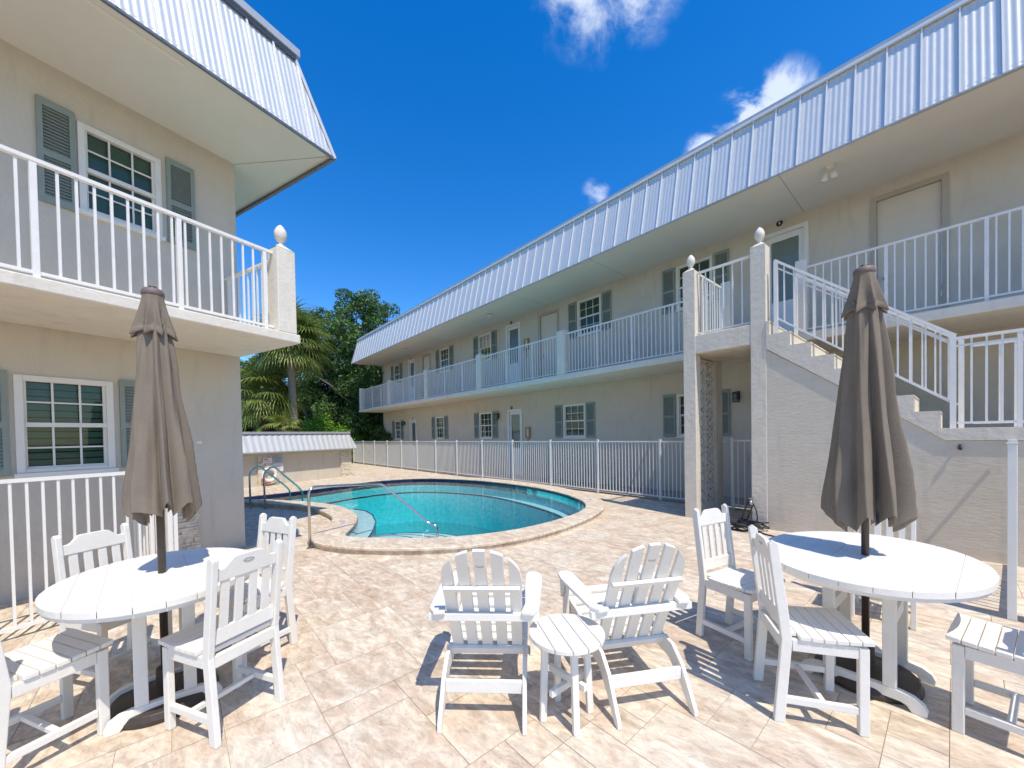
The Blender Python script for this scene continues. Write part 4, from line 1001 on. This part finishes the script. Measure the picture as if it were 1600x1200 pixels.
def make_umbrella(x, y, ztop, zhem, Rb, rf, phase, label, nf=8, dx=0):
    o = empty('patio_umbrella', (x, y, 0), 0, label, 'umbrella', 'closed taupe umbrellas')
    MB().tube([(0, 0, .06), (0, 0, ztop+.01)], .0185, 16).build('pole', POLE, o, smooth=True)
    MB().lathe([(.24, .004), (.245, .03), (.23, .06), (.12, .085), (.045, .10), (.040, .20), (.024, .205)], 0, 0, 40).build('base', BASEP, o, bevel=.004)
    rn = random.Random(phase); nt_ = 192
    fold = []
    # irregular pleat layout
    edges = sorted([(i+rn.uniform(-.28, .28))/nf*2*pi for i in range(nf)])
    amps = [rn.uniform(.55, 1.0) for _ in edges]
    def fold_f(th):
        th %= 2*pi
        for i in range(nf):
            a = edges[i]; b = edges[(i+1) % nf]+(2*pi if i == nf-1 else 0); t2 = th if th >= edges[0] or i < nf-1 else th
            for tt in (th, th+2*pi):
                if a <= tt < b:
                    u = (tt-a)/(b-a); return u, amps[i], i
        return 0, 1, 0
    rows = []; nz_ = 44; zc0 = ztop-.07
    for iz in range(nz_+1):
        v = iz/nz_; row = []
        for it in range(nt_):
            th = 2*pi*it/nt_
            th2 = th + .25*(v-.5)*sin(th*2+phase) + .30*(1-v)
            u, am, idx = fold_f(th2)
            base = .045+(Rb-.045)*(v**.85)*(1.0+.05*sin(3*v*pi))
            dep = (.20+.42*min(1, v*1.3))*am
            # overlapping pleat: long face falling away from the rib, then a short steep return
            k_ = .80
            prof = 1-(u/k_)**1.15 if u < k_ else ((u-k_)/(1-k_))**.7
            if idx % 3 == 1: prof = abs(2*u-1)
            r = base*(1-dep*(1-prof)) + .004*sin(9*th+12*v) + .003*sin(23*th+phase)*v
            zz = zc0+(zhem-zc0)*v
            if v > .82: zz += ((v-.82)/.18)*(.085*prof-.045 + .03*sin(th*2+phase))
            row.append((r*cos(th)+dx*v, r*sin(th), zz))
        rows.append(row)
    cn = MB().ribbon(rows, True)
    # turned-in hem
    inner_r = [[(x_*.90, y_*.90, z_-.004) for (x_, y_, z_) in rows[-1]], [(x_*.86, y_*.86, z_+.10) for (x_, y_, z_) in rows[-1]]]
    cn.ribbon([rows[-1]]+inner_r, True)
    c_ = cn.build('canopy', FABRIC, o, smooth=True)
    rows = []
    for iz in range(13):
        v = iz/12; row = []
        for it in range(nt_):
            th = 2*pi*it/nt_; wv = 1-abs(sin(4*th+phase*.7+.4*sin(th)))**.8
            r = (.047+(rf-.047)*v**1.25)*(1-.34*min(1, v*1.5)*(1-wv)); z_ = ztop-.035-(.235)*v + (.0 if v < .8 else -.03*(v-.8)/.2*(wv-.5))
            row.append((r*cos(th), r*sin(th), z_))
        rows.append(row)
    rows.append([(x_*.93, y_*.93, z_-.002) for x_, y_, z_ in rows[-1]]); rows.append([(x_*.9, y_*.9, z_+.05) for x_, y_, z_ in rows[-2]])
    MB().ribbon(rows, True).build('vent_flap', FABRIC, o, smooth=True)
    MB().lathe([(.049, ztop-.045), (.051, ztop-.035), (.050, ztop-.022), (.042, ztop-.006), (.02, ztop+.002), (.0, ztop+.004)], 0, 0, 32).build('cap', mat('cap_plastic', (.16, .12, .105), .6), o, smooth=True)
    rb_ = MB()
    for i in range(nf):
        a = edges[i]; rb_.tube([(.05*cos(a), .05*sin(a), zhem+.6), (Rb*.80*cos(a), Rb*.80*sin(a), zhem+.03)], .005, 6)
    rb_.build('ribs', POLE, o)
    return o
make_umbrella(-2.035, 2.210, 2.375, 1.10, .172, .112, 3, 'closed taupe umbrella over the left table, in front of the left building', dx=.030)
make_umbrella(2.103, 2.292, 2.455, .96, .215, .112, 11, 'closed taupe umbrella over the right table, in front of the stair', dx=.014)

# adirondack chairs
def make_adirondack():
    o = empty('adirondack_chair', label='x', cat='chair')
    # local +Y = facing. back line from bottom (y=.28,z=.27) to top (y=-.03,z=.93)
    yb0, zb0, yb1, zb1 = .285, .265, -.02, .925
    dv = Vector((0, yb1-yb0, zb1-zb0)); Lb = dv.length; dn = dv.normalized(); nrm = Vector((0, -dn.z, dn.y))
    Mb = Matrix(((1, 0, 0, 0), (0, nrm.y, dn.y, yb0), (0, nrm.z, dn.z, zb0), (0, 0, 0, 1)))   # (x, thickness, along)
    nsl = 5; gap = .027; W = .425
    heights = [.86, .955, 1.0, .955, .86]
    for i in range(nsl):
        w_ = (W-gap*(nsl-1))/nsl; x0 = -W/2+i*(w_+gap); x1 = x0+w_; tp = .045*((i-2)/2)
        pts = [(x0*.94, 0), (x1*.94, 0)]
        for j in range(7):
            x = x1+(x0-x1)*j/6; u = abs(x)/(W/2); pts.append((x, Lb*(.74+.26*math.sqrt(max(0, 1-u**2.0)))))
        k = MB(); k.prism(pts, lambda u, v: Mb @ Vector((u, .010, v)), lambda u, v: Mb @ Vector((u, -.010, v)))
        sl_ = k.build('back_slat', POLY, o, bevel=.003)
        if i == 2:
            k = MB(); c = Mb @ Vector((0, .0115, Lb*.86)); 
            k.tube([c+Vector((-.022, 0, .006)), c+Vector((-.016, 0, -.002)), c+Vector((0, 0, -.005)), c+Vector((.016, 0, -.002)), c+Vector((.022, 0, .006))], .0018, 5); k.build('emblem', STEEL, sl_)
    def br(vv, w_, hh, name):
        a = Mb @ Vector((-w_/2, .024, vv)); b = Mb @ Vector((w_/2, .024, vv)); MB().beam(a, b, .024, hh, nrm).build(name, POLY, o, bevel=.003)
    br(Lb*.665, .405, .024, 'upper_brace'); br(.015, .47, .045, 'lower_brace')
    # arm-level brace
    vv = Lb*.405; c = Mb @ Vector((0, .024, vv)); MB().box(-.30, .30, c.y-.03, c.y+.006, c.z-.022, c.z+.018).build('arm_brace', POLY, o, bevel=.003)
    za = c.z+.020
    for s_ in (-1, 1):
        poly = [(.205, c.y-.045), (.265, c.y-.055), (.300, c.y+.0), (.315, c.y+.25), (.325, c.y+.42), (.315, c.y+.52), (.285, c.y+.555), (.235, c.y+.555), (.215, c.y+.50), (.215, c.y+.3), (.222, c.y+.06)]
        MB().prism([(s_*u, v) for u, v in poly], lambda u, v: (u, v, za), lambda u, v: (u, v, za+.022)).build('armrest', POLY, o, bevel=.005)
        # front leg
        MB().prism([(.66, 0), (.74, 0), (.735, .38), (.73, za-.001), (.655, za-.001)], lambda u, v: (s_*.235, u, v), lambda u, v: (s_*.259, u, v)).build('front_leg', POLY, o, bevel=.004)
        MB().prism([(.74, za-.002), (.655, za-.002), (.68, za-.13), (.72, za-.17)], lambda u, v: (s_*.261, u, v), lambda u, v: (s_*.277, u, v)).build('arm_bracket', POLY, o, bevel=.002)
        # seat rail / rear leg curved to the ground
        poly = [(-.035, .0), (.005, .0), (.10, .11), (.20, .19), (.34, .205), (.55, .27), (.76, .30), (.775, .335), (.74, .37), (.55, .352), (.35, .298), (.17, .285), (.08, .215), (-.03, .035)]
        MB().prism(poly, lambda u, v: (s_*.205, u, v), lambda u, v: (s_*.227, u, v)).build('rear_leg', POLY, o, bevel=.004)
    MB().box(-.204, .204, .075, .097, .135, .200).build('stretcher', POLY, o, bevel=.003)
    MB().box(-.234, .234, .700, .722, .235, .30).build('front_apron', POLY, o, bevel=.003)
    k = MB(); n_ = 6
    for i in range(n_):
        t0_ = i/n_; t1_ = (i+1)/n_-.03
        def S_(t): 
            y = .30+t*.49; z = .30+.14*t-.05*sin(pi*t*.9)+ (.0 if t < .85 else -.02*(t-.85)/.15); return y, z
        a, b = S_(t0_+.02), S_(t1_); k.add([(-.228, a[0], a[1]), (.228, a[0], a[1]), (.228, b[0], b[1]), (-.228, b[0], b[1]), (-.228, a[0], a[1]+.02), (.228, a[0], a[1]+.02), (.228, b[0], b[1]+.02), (-.228, b[0], b[1]+.02)],
                                       [(0, 3, 2, 1), (4, 5, 6, 7), (0, 1, 5, 4), (1, 2, 6, 5), (2, 3, 7, 6), (3, 0, 4, 7)])
    for v in k.v: v.z -= .012
    k.build('seat', POLY, o, bevel=.003)
    return o
ad = make_adirondack()
place(ad, -.178, 1.935, (.06, 1), 'left white adirondack chair of the pair, turned squarely to the pool', 'white adirondack chairs facing the pool', True)
place(ad, .722, 1.985, (-.185, .98), 'right white adirondack chair of the pair, angled towards the round side table', 'white adirondack chairs facing the pool', False)

# round side table
st_ = empty('side_table', (.268, 2.012, .004), R(13), 'small round white slatted side table between the two adirondack chairs', 'side table')
k = MB(); rr = .198; npl = 5
for i in range(npl):
    x0 = -rr+2*rr*i/npl+.0018; x1 = -rr+2*rr*(i+1)/npl-.0018
    if i == 0: x0 = -rr+.001
    if i == npl-1: x1 = rr-.001
    xs = [x0+(x1-x0)*j/8 for j in range(9)]; hw = lambda x: math.sqrt(max(0, rr*rr-x*x))
    k.prism([(x, -hw(x)) for x in xs]+[(x, hw(x)) for x in reversed(xs)], lambda u, v: (u, v, .436), lambda u, v: (u, v, .460))
k.build('tabletop', POLY, st_, bevel=.004)
for (wx, wy) in ((.125, 1.986), (.295, 1.884), (.226, 2.152), (.402, 2.047)):
    d = Vector((wx-.268, wy-2.012, 0)); d.rotate(Matrix.Rotation(R(-13), 3, 'Z')); d *= .93
    MB().beam((d.x, d.y, 0), (d.x*.86, d.y*.86, .4355), .034, .028).build('leg', POLY, st_, bevel=.003)
d1 = Vector((-.115, -.055, 0))
for sgn in (1, -1):
    a = R(40 if sgn > 0 else 130)
    MB().box(-.125, .125, -.012, .012, .16+(.0 if sgn > 0 else .036), .195+(.0 if sgn > 0 else .036), Matrix.Rotation(a-R(13), 4, 'Z')).build('stretcher', POLY, st_, bevel=.003)
    MB().box(-.14, .14, -.012, .012, .398+(.0 if sgn > 0 else -.03), .4345+(.0 if sgn > 0 else -.04), Matrix.Rotation(a-R(13), 4, 'Z')).build('top_brace', POLY, st_, bevel=.003)

# garden hose and stand by the stair pillar
P0 = Rw(-.78, -.22)
hs = empty('garden_hose', (P0.x, P0.y, .0), RROT, 'tangled black garden hose heaped at the foot of the stair pillar', 'hose')
rn = random.Random(4); k = MB()
for c in range(9):
    cx, cy = rn.uniform(-.10, .12), rn.uniform(-.12, .08); r0 = rn.uniform(.10, .2); pts = []
    ph = rn.uniform(0, 6)
    for i in range(26):
        a = ph+2*pi*i/24; pts.append((cx+r0*1.2*cos(a)*(1+.15*sin(3*a)), cy+r0*.9*sin(a)*(1+.12*cos(2*a+c)), .02+.012*c+.02*sin(2*a+c)))
    k.tube(pts, .011, 7)
k.tube([(.1, -.05, .05), (.25, -.14, .02), (.38, -.2, .014), (.5, -.22, .014)], .011, 7)
k.tube([(-.2, 0, .04), (-.4, .12, .016), (-.5, .2, .016), (-.42, .3, .016), (-.25, .2, .02), (-.1, .1, .04)], .011, 7)
k.build('coil', BLACKR, hs, smooth=True)
k = MB().tube([(-.06, .05, .08), (-.03, .12, .25), (.0, .16, .37), (.05, .17, .41), (.09, .15, .37), (.05, .13, .26), (.02, .1, .14)], .011, 8)
k.tube([(.09, .15, .37), (.13, .14, .28), (.15, .12, .18), (.14, .1, .06)], .010, 8); k.build('loop', BLACKR, hs, smooth=True)
hs2 = empty('hose_nozzle', (P0.x, P0.y, 0), RROT, 'small chrome tap fitting on the pillar above the black hose', 'tap')
MB().tube([(.03, .215, .42), (.04, .17, .43), (.06, .13, .40), (.07, .12, .36)], .02, 10).build('tap_body', STEEL, hs2, smooth=True)
MB().lathe([(.0, .0), (.028, .0), (.028, .012), (.0, .012)], .04, .17, 12).build('tap_wheel', STEEL, hs2); [setattr(o, 'location', (0, 0, .45)) for o in S.objects if o.parent == hs2 and o.name.startswith('tap_wheel')]

# ------------------------------------------------------------------ PLANTS
def fan_frond(mb, base, dirv, length, rad, rn, droop=.5):
    """petiole then a fan leaf"""
    d = Vector(dirv).normalized(); pts = []; p = Vector(base); v = d.copy()
    for i in range(6):
        pts.append(p.copy()); p = p+v*length/5; v = (v+Vector((0, 0, -.06*droop))).normalized()
    tip = pts[-1]; side = v.cross(Vector((0, 0, 1)))
    if side.length < .1: side = Vector((1, 0, 0))
    side.normalize(); up = side.cross(v).normalized()
    mb.tube(pts, [.02, .016, .014, .012, .010, .008], 4, caps=False)
    ns = 26
    for k in range(ns):
        a = (k/(ns-1)-.5)*R(250)
        dd = (v*cos(a)+side*sin(a)+up*.12*cos(a)).normalized(); L = rad*(.72+.28*cos(a*.7))*rn.uniform(.85, 1.08)
        w_ = .036; s1 = dd.cross(up).normalized()*w_
        q = tip.copy(); vv = dd.copy(); rows = []
        for j in range(5):
            t = j/4; ww = (1-t)**.7*(.5+.5*min(1, t*5+.4)); rows.append([q-s1*ww, q+s1*ww+up*.004])
            q = q+vv*L/4; vv = (vv+Vector((0, 0, -.22-.45*t*droop))).normalized()
        mb.ribbon(rows)
def palm(name, x, y, zc, tr, nfr, rad, label, bark, dead=True, seed=1, zlow=None, boots=False, plen=.9):
    rn = random.Random(seed); o = empty(name, (x, y, 0), 0, label, 'palm tree')
    k = MB(); pts = []; rr = []
    for i in range(30):
        t = i/29; pts.append((.06*sin(t*2+seed), .05*cos(t*3), zc*t-.1)); rr.append(tr*(1.12-.25*t)*(1+.05*(i % 2)))
    k.tube(pts, rr, 14)
    if boots:
        for i in range(130):
            a = rn.uniform(0, 2*pi); z = rn.uniform(.1, zc-.1); r = tr; b = Vector((r*cos(a), r*sin(a), z))
            k.beam(b, b+Vector((cos(a)*.10, sin(a)*.10, .17)), .07, .03)
    k.build('trunk', bark, o, smooth=not boots)
    k = MB()
    for i in range(nfr):
        a = i*2.39996+rn.uniform(-.2, .2); e = R(82-128*((i+.5)/nfr)**1.0); dv = Vector((cos(a)*cos(e), sin(a)*cos(e), sin(e)))
        fan_frond(k, (.06*sin(2+seed), .0, zc-.05+rn.uniform(-.25, .15)), dv, plen*rn.uniform(.8, 1.15), rad*rn.uniform(.85, 1.1), rn, 1.0)
    k.build('crown', PALML, o, recalc=False)
    if dead:
        k = MB()
        for i in range(60):
            a = rn.uniform(0, 2*pi); z = zlow+rn.uniform(-.3, .45); b = Vector((tr*cos(a), tr*sin(a), z))
            k.beam(b, b+Vector((cos(a)*.12, sin(a)*.12, -rn.uniform(.2, .5))), .05, .012)
        k.build('dead_fronds', PALMDEAD, o)
    return o
palm('palm_tree', -9.75, 17.2, 6.0, .155, 72, 1.25, 'tall cabbage palm with tan trunk and drooping fan fronds behind the low wall', BARKP, True, 2, zlow=1.9)
palm('palm_tree', -11.0, 17.4, 3.6, .25, 54, 1.15, 'shorter palm with thick dark trunk left of the tan palm', BARKD, False, 5, boots=True)
palm('palm_tree', -9.75, 16.6, 2.15, .06, 12, .62, 'small young palm with light fronds at the foot of the tan palm', BARKP, False, 9, plen=.45)

def leaf_cloud(mb, blobs, nper, size, rn, flat=.5):
    for (c, r, dens) in blobs:
        c = Vector(c)
        for _ in range(int(nper*dens)):
            while True:
                p = Vector((rn.uniform(-1, 1), rn.uniform(-1, 1), rn.uniform(-1, 1)))
                if .35 < p.length < 1: break
            p = Vector((p.x*r[0], p.y*r[1], p.z*r[2]))
            q = c+p*(1+.25*noise.noise(c+p*1.4))
            nrm_ = (p.normalized()*.6+Vector((rn.gauss(0, 1), rn.gauss(0, 1), rn.gauss(0, 1)+.5))).normalized()
            u = nrm_.orthogonal().normalized(); u.rotate(Matrix.Rotation(rn.uniform(0, 6.28), 3, nrm_)); v = nrm_.cross(u)
            s_ = size*rn.uniform(.6, 1.35); b = len(mb.v)
            mb.v += [q-u*s_, q+v*s_*.42, q+u*s_, q-v*s_*.42]; mb.f.append([b, b+1, b+2, b+3])
def tree(name, x, y, blobs, trunk, nper, size, label, lm, seed, cat='tree'):
    rn = random.Random(seed); o = empty(name, (x, y, 0), 0, label, cat)
    k = MB()
    for pts, rr in trunk: k.tube(pts, rr, 10)
    k.build('trunk', BARK, o, smooth=True)
    k = MB(); leaf_cloud(k, blobs, nper, size, rn); k.build('crown', lm, o, recalc=False)
    return o
def limb(p, q, r0, r1, rn, k=7):
    p, q = Vector(p), Vector(q); pts = [p.lerp(q, i/k)+Vector((rn.gauss(0, .12), rn.gauss(0, .12), .35*sin(pi*i/k)))*(1 if 0 < i < k else 0) for i in range(k+1)]
    return (pts, [r0+(r1-r0)*i/k for i in range(k+1)])
def oak(x, y, htop, spread, nb, nper, size, label, seed, lm=OAKL, low=2.0, trr=.3, depth=2.2):
    rn = random.Random(seed); blobs = []; trunk = [limb((0, 0, -.1), (.2, .1, htop*.35), trr, trr*.7, rn)]
    for i in range(nb):
        t = (i+.5)/nb; z = low+(htop-low)*t
        wid = spread*(1.0-.55*max(0, (t-.45)/.55)**1.3)
        a = i*2.4+rn.uniform(-.5, .5); rr_ = wid*rn.uniform(.25, .95)
        c = (rr_*cos(a), rr_*sin(a)*depth/spread, z); s_ = rn.uniform(.6, 1.15)*(1.15-.5*t)
        blobs.append((c, (s_*1.15, s_, s_*.75), s_*s_))
        if i % 2 == 0: trunk.append(limb((.1, 0, min(z*.55, htop*.4)), c, trr*.38, .03, rn))
    return tree('oak_tree', x, y, blobs, trunk, nper, size, label, lm, seed)
oak(-10.0, 25.0, 10.9, 3.5, 52, 900, .105, 'tall dark live oak with ragged crown between the palm and the long roof', 21)
oak(-13.8, 26.0, 10.2, 3.8, 44, 760, .115, 'dark oak behind the palm crowns, left of the tallest oak', 22)
oak(-9.0, 26.6, 10.7, 2.1, 28, 620, .105, 'narrow oak whose crown rises just left of the far roof corner', 23, low=1.5, trr=.2)
oak(-17.5, 26.0, 6.8, 3.6, 40, 800, .14, 'lower tree showing under the left balcony corner', 24, low=1.0)
oak(-11.5, 29.5, 9.0, 5.5, 44, 700, .16, 'broad dark tree filling the gap under the oak crowns', 25, low=.8, depth=1.6)
def shrub(x, y, w_, h, n_, label, seed, lm=HEDL, size=.075):
    rn = random.Random(seed); blobs = []
    for i in range(n_): 
        xx = rn.uniform(-w_, w_); zz = rn.uniform(.15, 1)*h*(1-.35*abs(xx)/w_); blobs.append(((xx, rn.uniform(-.5, .5), zz*.8), (.5, .45, .38), 1))
    o = empty('hedge', (x, y, 0), R(-25), label, 'hedge'); k = MB()
    for i in range(8): xx = -w_+2*w_*i/7; k.tube([(xx, 0, 0), (xx+.1, .05, h*.6)], [.03, .012], 6)
    k.build('stems', BARK, o); k = MB(); leaf_cloud(k, blobs, 260, size, rn); k.build('foliage', lm, o, recalc=False)
shrub(-10.1, 19.7, 1.6, 3.3, 34, 'bright green hedge behind the low wall, beside the tan palm trunk', 31)
shrub(-10.0, 24.2, 1.3, 3.1, 22, 'bright green shrub beside the far corner of the long building', 32)
shrub(-13.5, 21.0, 1.8, 2.7, 24, 'green hedge behind the low wall under the dark palm', 33)
shrub(-16.0, 23.4, 3.2, 4.2, 60, 'dark green mass of shrubs low behind the left palm', 35, OAKL, .10)
shrub(-11.2, 24.9, 4.6, 3.5, 60, 'darker tall hedge behind the bright green shrubs', 34, OAKL, .10)
